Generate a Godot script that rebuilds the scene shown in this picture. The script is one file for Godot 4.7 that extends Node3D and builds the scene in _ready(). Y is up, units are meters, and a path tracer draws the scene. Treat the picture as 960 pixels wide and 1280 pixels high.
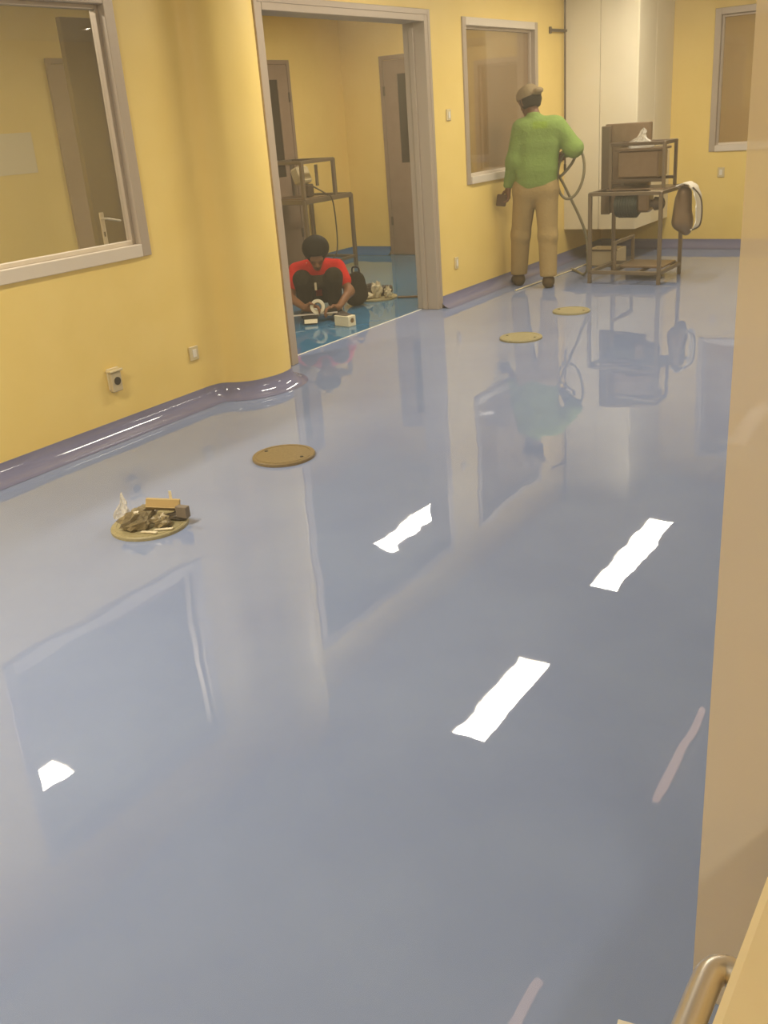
extends Node3D

const CEIL := 2.72
var M := {}
var used := {}

# ------------------------------------------------------------------ basics
func _ready():
	setup_view()
	make_materials()
	build_shell()
	build_openings()
	build_lights()
	build_fixtures()
	build_cart()
	build_bench()
	build_floor_items()
	build_man()
	build_crouching()
	build_near_camera()

func setup_view():
	var cam := Camera3D.new()
	cam.name = "camera"
	cam.projection = Camera3D.PROJECTION_PERSPECTIVE
	cam.keep_aspect = Camera3D.KEEP_HEIGHT
	cam.fov = rad_to_deg(2.0 * atan(640.0 / 1208.4))
	cam.near = 0.02
	cam.far = 100.0
	cam.transform = Transform3D(Basis(Vector3(0.836741, -0.070829, -0.542999), Vector3(-0.149856, 0.924129, -0.351466), Vector3(0.526695, 0.375458, 0.762643)).orthonormalized(), Vector3(0, 1.55, 0))
	add_child(cam)
	cam.current = true
	var we := WorldEnvironment.new()
	we.name = "environment"
	var e := Environment.new()
	e.background_mode = Environment.BG_COLOR
	e.background_color = Color(0.10, 0.10, 0.10)
	e.tonemap_mode = Environment.TONE_MAPPER_LINEAR
	e.tonemap_exposure = 1.0
	e.volumetric_fog_enabled = true
	e.volumetric_fog_density = 0.024
	e.volumetric_fog_albedo = Color(1.0, 0.93, 0.80)
	e.sdfgi_enabled = true
	e.ssao_enabled = true
	e.ssil_enabled = true
	we.environment = e
	add_child(we)

func mat(c: Color, rough := 0.6, metal := 0.0, spec := 0.5) -> StandardMaterial3D:
	var m := StandardMaterial3D.new()
	m.albedo_color = c
	m.roughness = rough
	m.metallic = metal
	m.metallic_specular = spec
	return m

func noise_tex(seed_: int, freq: float, c0: Color, c1: Color, octaves := 4, size := 512) -> NoiseTexture2D:
	var n := FastNoiseLite.new()
	n.seed = seed_
	n.frequency = freq
	n.fractal_octaves = octaves
	var t := NoiseTexture2D.new()
	t.width = size
	t.height = size
	t.seamless = true
	t.noise = n
	var g := Gradient.new()
	g.set_color(0, c0)
	g.set_color(1, c1)
	t.color_ramp = g
	return t

func tex_mat(c0: Color, c1: Color, rough: float, freq: float, scale: float, seed_ := 1, spec := 0.5) -> StandardMaterial3D:
	var m := mat(Color.WHITE, rough, 0.0, spec)
	m.albedo_texture = noise_tex(seed_, freq, c0, c1)
	m.uv1_triplanar = true
	m.uv1_world_triplanar = true
	m.uv1_scale = Vector3.ONE * scale
	return m

func make_materials():
	M.wall = tex_mat(Color(0.925, 0.805, 0.465), Color(0.945, 0.83, 0.505), 0.42, 0.012, 0.35, 3, 0.4)
	M.ceiling = tex_mat(Color(0.80, 0.80, 0.78), Color(0.83, 0.83, 0.81), 0.8, 0.02, 0.5, 4, 0.3)
	M.floor = tex_mat(Color(0.52, 0.575, 0.71), Color(0.55, 0.605, 0.73), 0.014, 0.01, 0.3, 5, 0.75)
	M.floor_in = tex_mat(Color(0.24, 0.45, 0.58), Color(0.27, 0.48, 0.61), 0.02, 0.01, 0.3, 6, 0.5)
	M.cove = tex_mat(Color(0.46, 0.46, 0.575), Color(0.50, 0.50, 0.61), 0.06, 0.012, 0.5, 7, 0.5)
	M.cove_in = tex_mat(Color(0.18, 0.40, 0.60), Color(0.21, 0.43, 0.63), 0.06, 0.012, 0.5, 8, 0.5)
	M.alu = mat(Color(0.70, 0.64, 0.57), 0.42, 0.25)
	M.alu_pale = mat(Color(0.86, 0.81, 0.74), 0.4, 0.1)
	M.white_panel = tex_mat(Color(0.90, 0.86, 0.75), Color(0.92, 0.88, 0.78), 0.45, 0.01, 0.4, 9, 0.4)
	M.seam = mat(Color(0.62, 0.56, 0.46), 0.6)
	M.door = tex_mat(Color(0.56, 0.47, 0.39), Color(0.59, 0.50, 0.42), 0.5, 0.015, 0.6, 10, 0.4)
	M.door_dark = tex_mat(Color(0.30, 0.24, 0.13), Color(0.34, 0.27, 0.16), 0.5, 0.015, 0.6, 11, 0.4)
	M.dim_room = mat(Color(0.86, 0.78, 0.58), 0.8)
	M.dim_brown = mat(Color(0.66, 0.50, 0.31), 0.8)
	M.seal = mat(Color(0.30, 0.25, 0.18), 0.6)
	M.steel = mat(Color(0.50, 0.44, 0.36), 0.38, 0.55)
	M.steel_dark = mat(Color(0.38, 0.32, 0.25), 0.42, 0.5)
	M.steel_sheet = tex_mat(Color(0.50, 0.41, 0.31), Color(0.54, 0.45, 0.35), 0.35, 0.02, 1.5, 12, 0.5)
	M.steel_sheet.metallic = 0.35
	M.cream = tex_mat(Color(0.86, 0.78, 0.60), Color(0.88, 0.80, 0.63), 0.5, 0.012, 0.5, 26, 0.4)
	M.stainless = mat(Color(0.86, 0.82, 0.76), 0.32, 0.9)
	M.motor = mat(Color(0.23, 0.25, 0.20), 0.5)
	M.socket = mat(Color(0.83, 0.76, 0.58), 0.4)
	M.socket_grey = mat(Color(0.76, 0.69, 0.54), 0.45)
	M.hole = mat(Color(0.16, 0.13, 0.09), 0.7)
	M.plate = tex_mat(Color(0.58, 0.535, 0.39), Color(0.68, 0.635, 0.48), 0.45, 0.03, 3.0, 13, 0.4)
	M.plate_brown = tex_mat(Color(0.46, 0.39, 0.26), Color(0.57, 0.485, 0.33), 0.4, 0.03, 3.0, 14, 0.4)
	M.card = tex_mat(Color(0.72, 0.62, 0.42), Color(0.78, 0.68, 0.48), 0.7, 0.03, 6.0, 15, 0.3)
	M.card_side = mat(Color(0.47, 0.42, 0.36), 0.7)
	M.foil = tex_mat(Color(0.42, 0.37, 0.27), Color(0.66, 0.60, 0.46), 0.3, 0.03, 9.0, 16, 0.5)
	M.foil.metallic = 0.2
	M.rubbish_dark = tex_mat(Color(0.20, 0.17, 0.13), Color(0.36, 0.31, 0.24), 0.5, 0.03, 9.0, 17, 0.5)
	M.paper = mat(Color(0.88, 0.83, 0.70), 0.7)
	M.white = mat(Color(0.90, 0.87, 0.80), 0.5)
	M.black = mat(Color(0.10, 0.09, 0.07), 0.6)
	M.clear = mat(Color(0.95, 0.93, 0.88, 0.42), 0.12)
	M.clear.transparency = BaseMaterial3D.TRANSPARENCY_ALPHA
	M.pane = mat(Color(0.60, 0.52, 0.36, 0.12), 0.0)
	M.pane.transparency = BaseMaterial3D.TRANSPARENCY_ALPHA
	M.pane_tint = mat(Color(0.66, 0.54, 0.35, 0.36), 0.0)
	M.pane_tint.transparency = BaseMaterial3D.TRANSPARENCY_ALPHA
	M.pane_brown = mat(Color(0.52, 0.40, 0.24, 0.5), 0.0)
	M.pane_brown.transparency = BaseMaterial3D.TRANSPARENCY_ALPHA
	M.dark_glass = mat(Color(0.22, 0.18, 0.11), 0.05)
	M.curtain = mat(Color(0.97, 0.92, 0.82, 0.53), 0.3)
	M.curtain.backlight_enabled = true
	M.curtain.backlight = Color(0.45, 0.40, 0.28)
	M.curtain.transparency = BaseMaterial3D.TRANSPARENCY_ALPHA
	M.hose = mat(Color(0.50, 0.46, 0.34), 0.45)
	M.wood = tex_mat(Color(0.45, 0.34, 0.20), Color(0.54, 0.42, 0.26), 0.6, 0.03, 4.0, 18, 0.4)
	M.skin_man = mat(Color(0.45, 0.30, 0.18), 0.55)
	M.skin_boy = mat(Color(0.55, 0.37, 0.23), 0.55)
	M.green = tex_mat(Color(0.46, 0.55, 0.28), Color(0.51, 0.60, 0.32), 0.9, 0.04, 5.0, 19, 0.2)
	M.green.vertex_color_use_as_albedo = true
	M.khaki = tex_mat(Color(0.60, 0.51, 0.33), Color(0.66, 0.56, 0.38), 0.9, 0.04, 6.0, 20, 0.2)
	M.cap = tex_mat(Color(0.42, 0.36, 0.26), Color(0.66, 0.58, 0.44), 0.85, 0.05, 9.0, 21, 0.2)
	M.shoe = tex_mat(Color(0.22, 0.17, 0.10), Color(0.40, 0.32, 0.18), 0.7, 0.04, 9.0, 22, 0.3)
	M.shoe.uv1_world_triplanar = true
	M.sock = mat(Color(0.20, 0.18, 0.14), 0.8)
	M.red = tex_mat(Color(0.80, 0.13, 0.10), Color(0.88, 0.18, 0.14), 0.9, 0.04, 6.0, 23, 0.2)
	M.dark_cloth = tex_mat(Color(0.17, 0.15, 0.10), Color(0.23, 0.20, 0.14), 0.9, 0.04, 6.0, 24, 0.2)
	M.hair = tex_mat(Color(0.10, 0.09, 0.05), Color(0.17, 0.14, 0.08), 0.7, 0.06, 14.0, 25, 0.3)
	for q in [M.green, M.khaki, M.red, M.dark_cloth, M.cap]:
		var nt := noise_tex(77, 0.02, Color.BLACK, Color.WHITE, 3, 256)
		nt.color_ramp = null
		nt.as_normal_map = true
		nt.bump_strength = 6.0
		q.normal_enabled = true
		q.normal_texture = nt
		q.normal_scale = 0.8
	M.sponge = mat(Color(0.33, 0.24, 0.14), 0.9)
	M.lamp = mat(Color(0.95, 0.95, 0.92), 0.4)
	M.lamp.emission_enabled = true
	M.lamp.emission = Color(1.0, 0.965, 0.89)
	M.lamp.emission_energy_multiplier = 3.0
	M.lamp_dim = mat(Color(0.9, 0.8, 0.72), 0.5)
	M.lamp_dim.emission_enabled = true
	M.lamp_dim.emission = Color(1.0, 0.80, 0.68)
	M.lamp_dim.emission_energy_multiplier = 1.8

# ------------------------------------------------------------------ nodes
func numbered(called: String) -> String:
	if not used.has(called):
		used[called] = 0
		return called
	used[called] += 1
	return "%s_%03d" % [called, used[called]]

func tag(o, label: String, category: String, group := ""):
	o.set_meta("label", label)
	o.set_meta("category", category)
	if group != "":
		o.set_meta("group", group)
	return o

func thing(called: String, label: String, category: String, at := Vector3.ZERO, turn := 0.0, group := "") -> Node3D:
	var o := Node3D.new()
	o.name = numbered(called)
	add_child(o)
	o.position = at
	o.rotation.y = turn
	tag(o, label, category, group)
	return o

func obj(called: String, mesh: Mesh, m: Material, parent: Node3D = null) -> MeshInstance3D:
	var o := MeshInstance3D.new()
	o.mesh = mesh
	o.material_override = m
	o.cast_shadow = GeometryInstance3D.SHADOW_CASTING_SETTING_ON
	if parent == null:
		o.name = numbered(called)
		add_child(o)
	else:
		o.name = called
		parent.add_child(o, true)
	return o

func struct(called: String, mesh: Mesh, m: Material, label: String, category: String) -> MeshInstance3D:
	var o := obj(called, mesh, m)
	o.set_meta("kind", "structure")
	tag(o, label, category)
	return o

# ------------------------------------------------------------------ mesh tools
class MB:
	var v := PackedVector3Array()
	var n := PackedVector3Array()
	var c := PackedColorArray()
	var ix := PackedInt32Array()
	func tri(a: Vector3, b: Vector3, d: Vector3, na := Vector3.ZERO, nb := Vector3.ZERO, nd := Vector3.ZERO):
		# given counter-clockwise seen from outside, stored clockwise
		var fn := (b - a).cross(d - a).normalized()
		var k := v.size()
		v.append_array([a, d, b])
		n.append_array([fn if na == Vector3.ZERO else na, fn if nd == Vector3.ZERO else nd, fn if nb == Vector3.ZERO else nb])
		ix.append_array([k, k + 1, k + 2])
	func quad(a: Vector3, b: Vector3, d: Vector3, e: Vector3):
		tri(a, b, d)
		tri(a, d, e)
	func quadn(a, b, d, e, na, nb, nd, ne):
		tri(a, b, d, na, nb, nd)
		tri(a, d, e, na, nd, ne)
	func box(a: Vector3, b: Vector3, bev := 0.0, xf := Transform3D.IDENTITY):
		# chamfered box between two corners
		var lo := Vector3(min(a.x, b.x), min(a.y, b.y), min(a.z, b.z))
		var hi := Vector3(max(a.x, b.x), max(a.y, b.y), max(a.z, b.z))
		var s := hi - lo
		bev = min(bev, 0.45 * min(s.x, min(s.y, s.z)))
		var ctr := (lo + hi) * 0.5
		var h := s * 0.5
		var ax := [Vector3.RIGHT, Vector3.UP, Vector3.BACK]
		for i in 3:
			var j := (i + 1) % 3
			var k := (i + 2) % 3
			for sg in [-1.0, 1.0]:
				var nn: Vector3 = ax[i] * sg
				var u: Vector3 = ax[j]
				var w: Vector3 = ax[k]
				var o: Vector3 = ctr + nn * h[i]
				var hu: float = h[j] - bev
				var hw: float = h[k] - bev
				var p := [o - u * hu - w * hw, o + u * hu - w * hw, o + u * hu + w * hw, o - u * hu + w * hw]
				if sg < 0:
					p.reverse()
				quad(xf * p[0], xf * p[1], xf * p[2], xf * p[3])
		if bev > 0.0:
			for i in 3:
				var j := (i + 1) % 3
				var k := (i + 2) % 3
				for sj in [-1.0, 1.0]:
					for sk in [-1.0, 1.0]:
						var e0: Vector3 = ctr + ax[j] * sj * h[j] + ax[k] * sk * (h[k] - bev)
						var e1: Vector3 = ctr + ax[j] * sj * (h[j] - bev) + ax[k] * sk * h[k]
						var d: Vector3 = ax[i] * (h[i] - bev)
						var p := [e0 - d, e0 + d, e1 + d, e1 - d]
						var fn: Vector3 = (p[1] - p[0]).cross(p[2] - p[0])
						if fn.dot(ax[j] * sj + ax[k] * sk) < 0:
							p.reverse()
						quad(xf * p[0], xf * p[1], xf * p[2], xf * p[3])
			for sx in [-1.0, 1.0]:
				for sy in [-1.0, 1.0]:
					for sz in [-1.0, 1.0]:
						var s3 := Vector3(sx, sy, sz)
						var p0 := ctr + s3 * Vector3(h.x, h.y - bev, h.z - bev)
						var p1 := ctr + s3 * Vector3(h.x - bev, h.y, h.z - bev)
						var p2 := ctr + s3 * Vector3(h.x - bev, h.y - bev, h.z)
						if (p1 - p0).cross(p2 - p0).dot(s3) < 0:
							tri(xf * p0, xf * p2, xf * p1)
						else:
							tri(xf * p0, xf * p1, xf * p2)
	func tube(pts: Array, radii, sides := 10, caps := true):
		# swept round tube; radii a number or an array
		var rings := []
		var norms := []
		var up := Vector3.UP
		for i in pts.size():
			var t: Vector3 = (pts[min(i + 1, pts.size() - 1)] - pts[max(i - 1, 0)]).normalized()
			if abs(t.dot(up)) > 0.97:
				up = Vector3.RIGHT if abs(t.x) < 0.9 else Vector3.BACK
			var a := t.cross(up).normalized()
			var b := t.cross(a).normalized()
			up = -b
			var r: float = radii[i] if radii is Array else radii
			var ring := []
			var nr := []
			for k in sides:
				var g := TAU * k / sides
				var d := a * cos(g) + b * sin(g)
				nr.append(d)
				ring.append(pts[i] + d * r)
			rings.append(ring)
			norms.append(nr)
		for i in pts.size() - 1:
			for k in sides:
				var q := (k + 1) % sides
				quadn(rings[i][k], rings[i][q], rings[i + 1][q], rings[i + 1][k], norms[i][k], norms[i][q], norms[i + 1][q], norms[i + 1][k])
		if caps:
			for k in range(1, sides - 1):
				tri(rings[0][0], rings[0][k + 1], rings[0][k])
				var e: int = pts.size() - 1
				tri(rings[e][0], rings[e][k], rings[e][k + 1])
	func bar(a: Vector3, b: Vector3, w: float, h := -1.0):
		# square hollow section bar
		if h < 0.0:
			h = w
		var t := (b - a)
		var l := t.length()
		t = t / l
		var up := Vector3.UP if abs(t.y) < 0.95 else Vector3.BACK
		var x := up.cross(t).normalized()
		var y := t.cross(x).normalized()
		box(Vector3(-w / 2, -h / 2, 0), Vector3(w / 2, h / 2, l), min(w, h) * 0.12, Transform3D(Basis(x, y, t), a))
	func lathe(prof: Array, sides := 32, ctr := Vector3.ZERO):
		# profile of Vector2(radius, height) from bottom outer side upwards
		for i in prof.size() - 1:
			var p: Vector2 = prof[i]
			var q: Vector2 = prof[i + 1]
			for k in sides:
				var g0 := TAU * k / sides
				var g1 := TAU * (k + 1) / sides
				var d0 := Vector3(cos(g0), 0, -sin(g0))
				var d1 := Vector3(cos(g1), 0, -sin(g1))
				var a := ctr + d0 * p.x + Vector3.UP * p.y
				var b := ctr + d1 * p.x + Vector3.UP * p.y
				var c2 := ctr + d1 * q.x + Vector3.UP * q.y
				var e := ctr + d0 * q.x + Vector3.UP * q.y
				if p.x > 1e-5:
					tri(a, b, c2)
				if q.x > 1e-5:
					tri(a, c2, e)
	func prism(poly: PackedVector2Array, y0: float, y1: float):
		# plan polygon (x, z) raised from y0 to y1
		var area := 0.0
		for i in poly.size():
			area += poly[i].cross(poly[(i + 1) % poly.size()])
		var pl := poly.duplicate()
		if area > 0:
			pl.reverse()
		for i in pl.size():
			var p := pl[i]
			var q := pl[(i + 1) % pl.size()]
			quad(Vector3(p.x, y0, p.y), Vector3(q.x, y0, q.y), Vector3(q.x, y1, q.y), Vector3(p.x, y1, p.y))
		var tr := Geometry2D.triangulate_polygon(pl)
		for i in range(0, tr.size(), 3):
			var a := pl[tr[i]]
			var b := pl[tr[i + 1]]
			var d := pl[tr[i + 2]]
			if (b - a).cross(d - a) > 0:
				var t := b
				b = d
				d = t
			tri(Vector3(a.x, y1, a.y), Vector3(b.x, y1, b.y), Vector3(d.x, y1, d.y))
			tri(Vector3(a.x, y0, a.y), Vector3(d.x, y0, d.y), Vector3(b.x, y0, b.y))
	func mesh() -> ArrayMesh:
		var arr := []
		arr.resize(Mesh.ARRAY_MAX)
		arr[Mesh.ARRAY_VERTEX] = v
		arr[Mesh.ARRAY_NORMAL] = n
		if c.size() == v.size() and c.size() > 0:
			arr[Mesh.ARRAY_COLOR] = c
		arr[Mesh.ARRAY_INDEX] = ix
		var am := ArrayMesh.new()
		am.add_surface_from_arrays(Mesh.PRIMITIVE_TRIANGLES, arr)
		return am

func boxm(a: Vector3, b: Vector3, bev := 0.0) -> ArrayMesh:
	var mb := MB.new()
	mb.box(a, b, bev)
	return mb.mesh()

func barm(a: Vector3, b: Vector3, w: float, h := -1.0) -> ArrayMesh:
	var mb := MB.new()
	mb.bar(a, b, w, h)
	return mb.mesh()

func tubem(pts: Array, r, sides := 10) -> ArrayMesh:
	var mb := MB.new()
	mb.tube(pts, r, sides)
	return mb.mesh()

func smooth_path(pts: Array, per := 6) -> Array:
	var out := []
	for i in pts.size() - 1:
		var p0: Vector3 = pts[max(i - 1, 0)]
		var p3: Vector3 = pts[min(i + 2, pts.size() - 1)]
		for k in per:
			out.append(pts[i].cubic_interpolate(pts[i + 1], p0, p3, float(k) / per))
	out.append(pts[-1])
	return out

func crumple(seed_: int, size: Vector3, rough := 0.35) -> ArrayMesh:
	# crumpled lump resting on y = 0
	var nz := FastNoiseLite.new()
	nz.seed = seed_
	nz.frequency = 1.1
	nz.fractal_octaves = 3
	var mb := MB.new()
	var nu := 14
	var nv := 9
	var g := []
	for j in nv + 1:
		var row := []
		for i in nu:
			var th := PI * j / nv
			var ph := TAU * i / nu
			var d := Vector3(sin(th) * cos(ph), cos(th), sin(th) * sin(ph))
			var r := 1.0 + rough * nz.get_noise_3dv(d * 1.6) * 2.0
			var p := d * r
			p.y = max(p.y, -0.75) + 0.75
			row.append(p * size * 0.5)
		g.append(row)
	for j in nv:
		for i in nu:
			var q := (i + 1) % nu
			mb.tri(g[j][i], g[j + 1][q], g[j + 1][i])
			mb.tri(g[j][i], g[j][q], g[j + 1][q])
	return mb.mesh()

# ------------------------------------------------------------------ signed distance bodies
func sdf_mesh(mb: MB, bones: Array, cell: float, k: float, cut = null):
	# bones: [a, b, ra, rb]; smooth union of tapered capsules meshed as surface nets
	var lo := Vector3.ONE * 1e9
	var hi := -lo
	for b in bones:
		var r: float = max(b[2], b[3])
		for p in [b[0], b[1]]:
			lo = lo.min(p - Vector3.ONE * r)
			hi = hi.max(p + Vector3.ONE * r)
	lo -= Vector3.ONE * (cell * 3 + k * 0.3)
	hi += Vector3.ONE * (cell * 3 + k * 0.3)
	var nx := int(ceil((hi.x - lo.x) / cell)) + 1
	var ny := int(ceil((hi.y - lo.y) / cell)) + 1
	var nz := int(ceil((hi.z - lo.z) / cell)) + 1
	var f := PackedFloat32Array()
	f.resize(nx * ny * nz)
	f.fill(10.0)
	for b in bones:
		var a: Vector3 = b[0]
		var ab: Vector3 = b[1] - a
		var l2: float = max(ab.length_squared(), 1e-9)
		var ra: float = b[2]
		var rb: float = b[3]
		var ex: float = max(ra, rb) + k + cell * 2.0
		var p0: Vector3 = (a.min(b[1]) - Vector3.ONE * ex - lo) / cell
		var p1: Vector3 = (a.max(b[1]) + Vector3.ONE * ex - lo) / cell
		for z in range(max(0, int(p0.z)), min(nz, int(p1.z) + 2)):
			for y in range(max(0, int(p0.y)), min(ny, int(p1.y) + 2)):
				var base := (z * ny + y) * nx
				for x in range(max(0, int(p0.x)), min(nx, int(p1.x) + 2)):
					var p := lo + Vector3(x, y, z) * cell - a
					var t := clampf(p.dot(ab) / l2, 0.0, 1.0)
					var d := (p - ab * t).length() - lerpf(ra, rb, t)
					var o := f[base + x]
					var h: float = max(k - abs(o - d), 0.0)
					f[base + x] = min(o, d) - h * h / (4.0 * k)
	if cut != null:
		for z in nz:
			for y in ny:
				for x in nx:
					var q := (z * ny + y) * nx + x
					if f[q] < 2.0 * cell:
						f[q] = max(f[q], cut.call(lo + Vector3(x, y, z) * cell))
	var id := {}
	var vs := PackedVector3Array()
	var off := [0, 1, nx, nx + 1, nx * ny, nx * ny + 1, nx * ny + nx, nx * ny + nx + 1]
	var edges := [[0, 1], [2, 3], [4, 5], [6, 7], [0, 2], [1, 3], [4, 6], [5, 7], [0, 4], [1, 5], [2, 6], [3, 7]]
	var cor := [Vector3(0, 0, 0), Vector3(1, 0, 0), Vector3(0, 1, 0), Vector3(1, 1, 0), Vector3(0, 0, 1), Vector3(1, 0, 1), Vector3(0, 1, 1), Vector3(1, 1, 1)]
	for z in nz - 1:
		for y in ny - 1:
			for x in nx - 1:
				var q := (z * ny + y) * nx + x
				var s := f[q] < 0.0
				var mixed := false
				for i in range(1, 8):
					if (f[q + off[i]] < 0.0) != s:
						mixed = true
						break
				if not mixed:
					continue
				var sum := Vector3.ZERO
				var cnt := 0
				for e in edges:
					var fa := f[q + off[e[0]]]
					var fb := f[q + off[e[1]]]
					if (fa < 0.0) != (fb < 0.0):
						var t := fa / (fa - fb)
						sum += cor[e[0]].lerp(cor[e[1]], t)
						cnt += 1
				id[q] = vs.size()
				vs.append(lo + (Vector3(x, y, z) + sum / cnt) * cell)
	var tris := PackedInt32Array()
	var st := [1, nx, nx * ny]
	for q in id:
		for ax in 3:
			var s1: int = st[(ax + 1) % 3]
			var s2: int = st[(ax + 2) % 3]
			var fa := f[q]
			var fb := f[q + st[ax]]
			if (fa < 0.0) == (fb < 0.0):
				continue
			var i1 = id.get(q - s1)
			var i2 = id.get(q - s1 - s2)
			var i3 = id.get(q - s2)
			if i1 == null or i2 == null or i3 == null:
				continue
			var i0: int = id[q]
			if fa < 0.0:
				tris.append_array([i0, i1, i2, i0, i2, i3])
			else:
				tris.append_array([i0, i2, i1, i0, i3, i2])
	var ns := PackedVector3Array()
	ns.resize(vs.size())
	for i in range(0, tris.size(), 3):
		var fn := (vs[tris[i + 1]] - vs[tris[i]]).cross(vs[tris[i + 2]] - vs[tris[i]])
		for j in 3:
			ns[tris[i + j]] += fn
	var k0 := mb.v.size()
	mb.v.append_array(vs)
	for i in ns.size():
		mb.n.append(ns[i].normalized())
	for i in range(0, tris.size(), 3):
		mb.ix.append_array([k0 + tris[i], k0 + tris[i + 2], k0 + tris[i + 1]])

func V(x, y, z) -> Vector3:
	return Vector3(x, y, z)

# ------------------------------------------------------------------ shell
func floor_mesh(x0: float, x1: float, z0: float, z1: float, sd: int) -> ArrayMesh:
	# poured epoxy: a skin that is level to a fraction of a millimetre
	var nz := FastNoiseLite.new()
	nz.seed = sd
	nz.frequency = 1.0
	nz.fractal_octaves = 2
	nz.noise_type = FastNoiseLite.TYPE_SIMPLEX_SMOOTH
	var hgt := func(x: float, z: float) -> float:
		return 0.00095 * nz.get_noise_2d(x * 1.1, z * 0.75) + 0.00022 * nz.get_noise_2d(x * 4.0 + 31.0, z * 4.0)
	var st := 0.04
	var ni := int(ceil((x1 - x0) / st))
	var nj := int(ceil((z1 - z0) / st))
	var mb := MB.new()
	for j in nj + 1:
		for i in ni + 1:
			var x := lerpf(x0, x1, float(i) / ni)
			var z := lerpf(z0, z1, float(j) / nj)
			var e := 0.02
			var dx: float = (hgt.call(x + e, z) - hgt.call(x - e, z)) / (2 * e)
			var dz: float = (hgt.call(x, z + e) - hgt.call(x, z - e)) / (2 * e)
			mb.v.append(Vector3(x, hgt.call(x, z), z))
			mb.n.append(Vector3(-dx, 1, -dz).normalized())
	for j in nj:
		for i in ni:
			var a := j * (ni + 1) + i
			mb.ix.append_array([a, a + 1, a + ni + 2, a, a + ni + 2, a + ni + 1])
	# slab underneath
	mb.box(Vector3(x0, -0.15, z0), Vector3(x1, -0.002, z1))
	return mb.mesh()

func wall_x(x0: float, x1: float, z0: float, z1: float, holes: Array) -> ArrayMesh:
	# wall lying along z between x0 and x1, holes [za, zb, ya, yb] with za < zb
	var mb := MB.new()
	holes.sort_custom(func(a, b): return a[0] < b[0])
	var z := z0
	for h in holes:
		mb.box(V(x0, 0, z), V(x1, CEIL, h[0]))
		if h[2] > 0.0:
			mb.box(V(x0, 0, h[0]), V(x1, h[2], h[1]))
		mb.box(V(x0, h[3], h[0]), V(x1, CEIL, h[1]))
		z = h[1]
	mb.box(V(x0, 0, z), V(x1, CEIL, z1))
	return mb.mesh()

func wall_z(z0: float, z1: float, x0: float, x1: float, holes: Array) -> ArrayMesh:
	var mb := MB.new()
	var x := x0
	for h in holes:
		mb.box(V(x, 0, z0), V(h[0], CEIL, z1))
		if h[2] > 0.0:
			mb.box(V(h[0], 0, z0), V(h[1], h[2], z1))
		mb.box(V(h[0], h[3], z0), V(h[1], CEIL, z1))
		x = h[1]
	mb.box(V(x, 0, z0), V(x1, CEIL, z1))
	return mb.mesh()

func pillar_plan() -> Array:
	# rounded pilaster beside the doorway, from a soft hollow in the wall round to the door frame
	var key := [V(-4.19, 0, -4.18), V(-4.188, 0, -4.28), V(-4.155, 0, -4.36), V(-4.07, 0, -4.405), V(-3.995, 0, -4.475), V(-3.953, 0, -4.59), V(-3.943, 0, -4.70), V(-3.972, 0, -4.81), V(-4.05, 0, -4.89), V(-4.15, 0, -4.93), V(-4.27, 0, -4.945)]
	var out := []
	for p in smooth_path(key, 4):
		out.append(Vector2(p.x, p.z))
	return out

func cove(path: Array, hgt := 0.095, dep := 0.105) -> ArrayMesh:
	# concave coved skirting swept along a plan path; the room lies on the left hand of the path seen from above (x right, z down)
	var mb := MB.new()
	var prof := [Vector2(0.0, hgt), Vector2(0.006, hgt)]
	for i in 9:
		var a := (PI * 0.5) * i / 8.0
		prof.append(Vector2(0.006 + (dep - 0.006) * (1.0 - cos(a)), hgt - 0.006 - (hgt - 0.0075) * sin(a)))
	var rows := []
	for i in path.size():
		var p: Vector2 = path[i]
		var d0: Vector2 = (p - path[max(i - 1, 0)]).normalized()
		var d1: Vector2 = (path[min(i + 1, path.size() - 1)] - p).normalized()
		if i == 0:
			d0 = d1
		if i == path.size() - 1:
			d1 = d0
		var n0 := Vector2(-d0.y, d0.x)
		var n1 := Vector2(-d1.y, d1.x)
		var m := (n0 + n1).normalized()
		m = m / max(0.45, m.dot(n0))
		var row := []
		for q in prof:
			var w: Vector2 = p + m * q.x
			row.append(V(w.x, q.y, w.y))
		rows.append(row)
	# profile normals
	for i in rows.size() - 1:
		for j in prof.size() - 1:
			var a: Vector3 = rows[i][j]
			var b: Vector3 = rows[i + 1][j]
			var c2: Vector3 = rows[i + 1][j + 1]
			var e: Vector3 = rows[i][j + 1]
			var fn := (b - a).cross(c2 - a)
			if fn.length() < 1e-9:
				fn = (c2 - a).cross(e - a)
			if fn.y < -1e-9 or (abs(fn.y) < 1e-9 and false):
				mb.quad(a, e, c2, b)
			else:
				mb.quad(a, b, c2, e)
	# smooth the long curve
	var acc := {}
	for i in mb.v.size():
		var key := Vector3i(mb.v[i] * 20000.0)
		var nn := mb.n[i]
		if not acc.has(key):
			acc[key] = []
		acc[key].append(nn)
	for i in mb.v.size():
		var key := Vector3i(mb.v[i] * 20000.0)
		var s := Vector3.ZERO
		for nn in acc[key]:
			if nn.dot(mb.n[i]) > 0.8:
				s += nn
		mb.n[i] = s.normalized()
	return mb.mesh()

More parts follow.
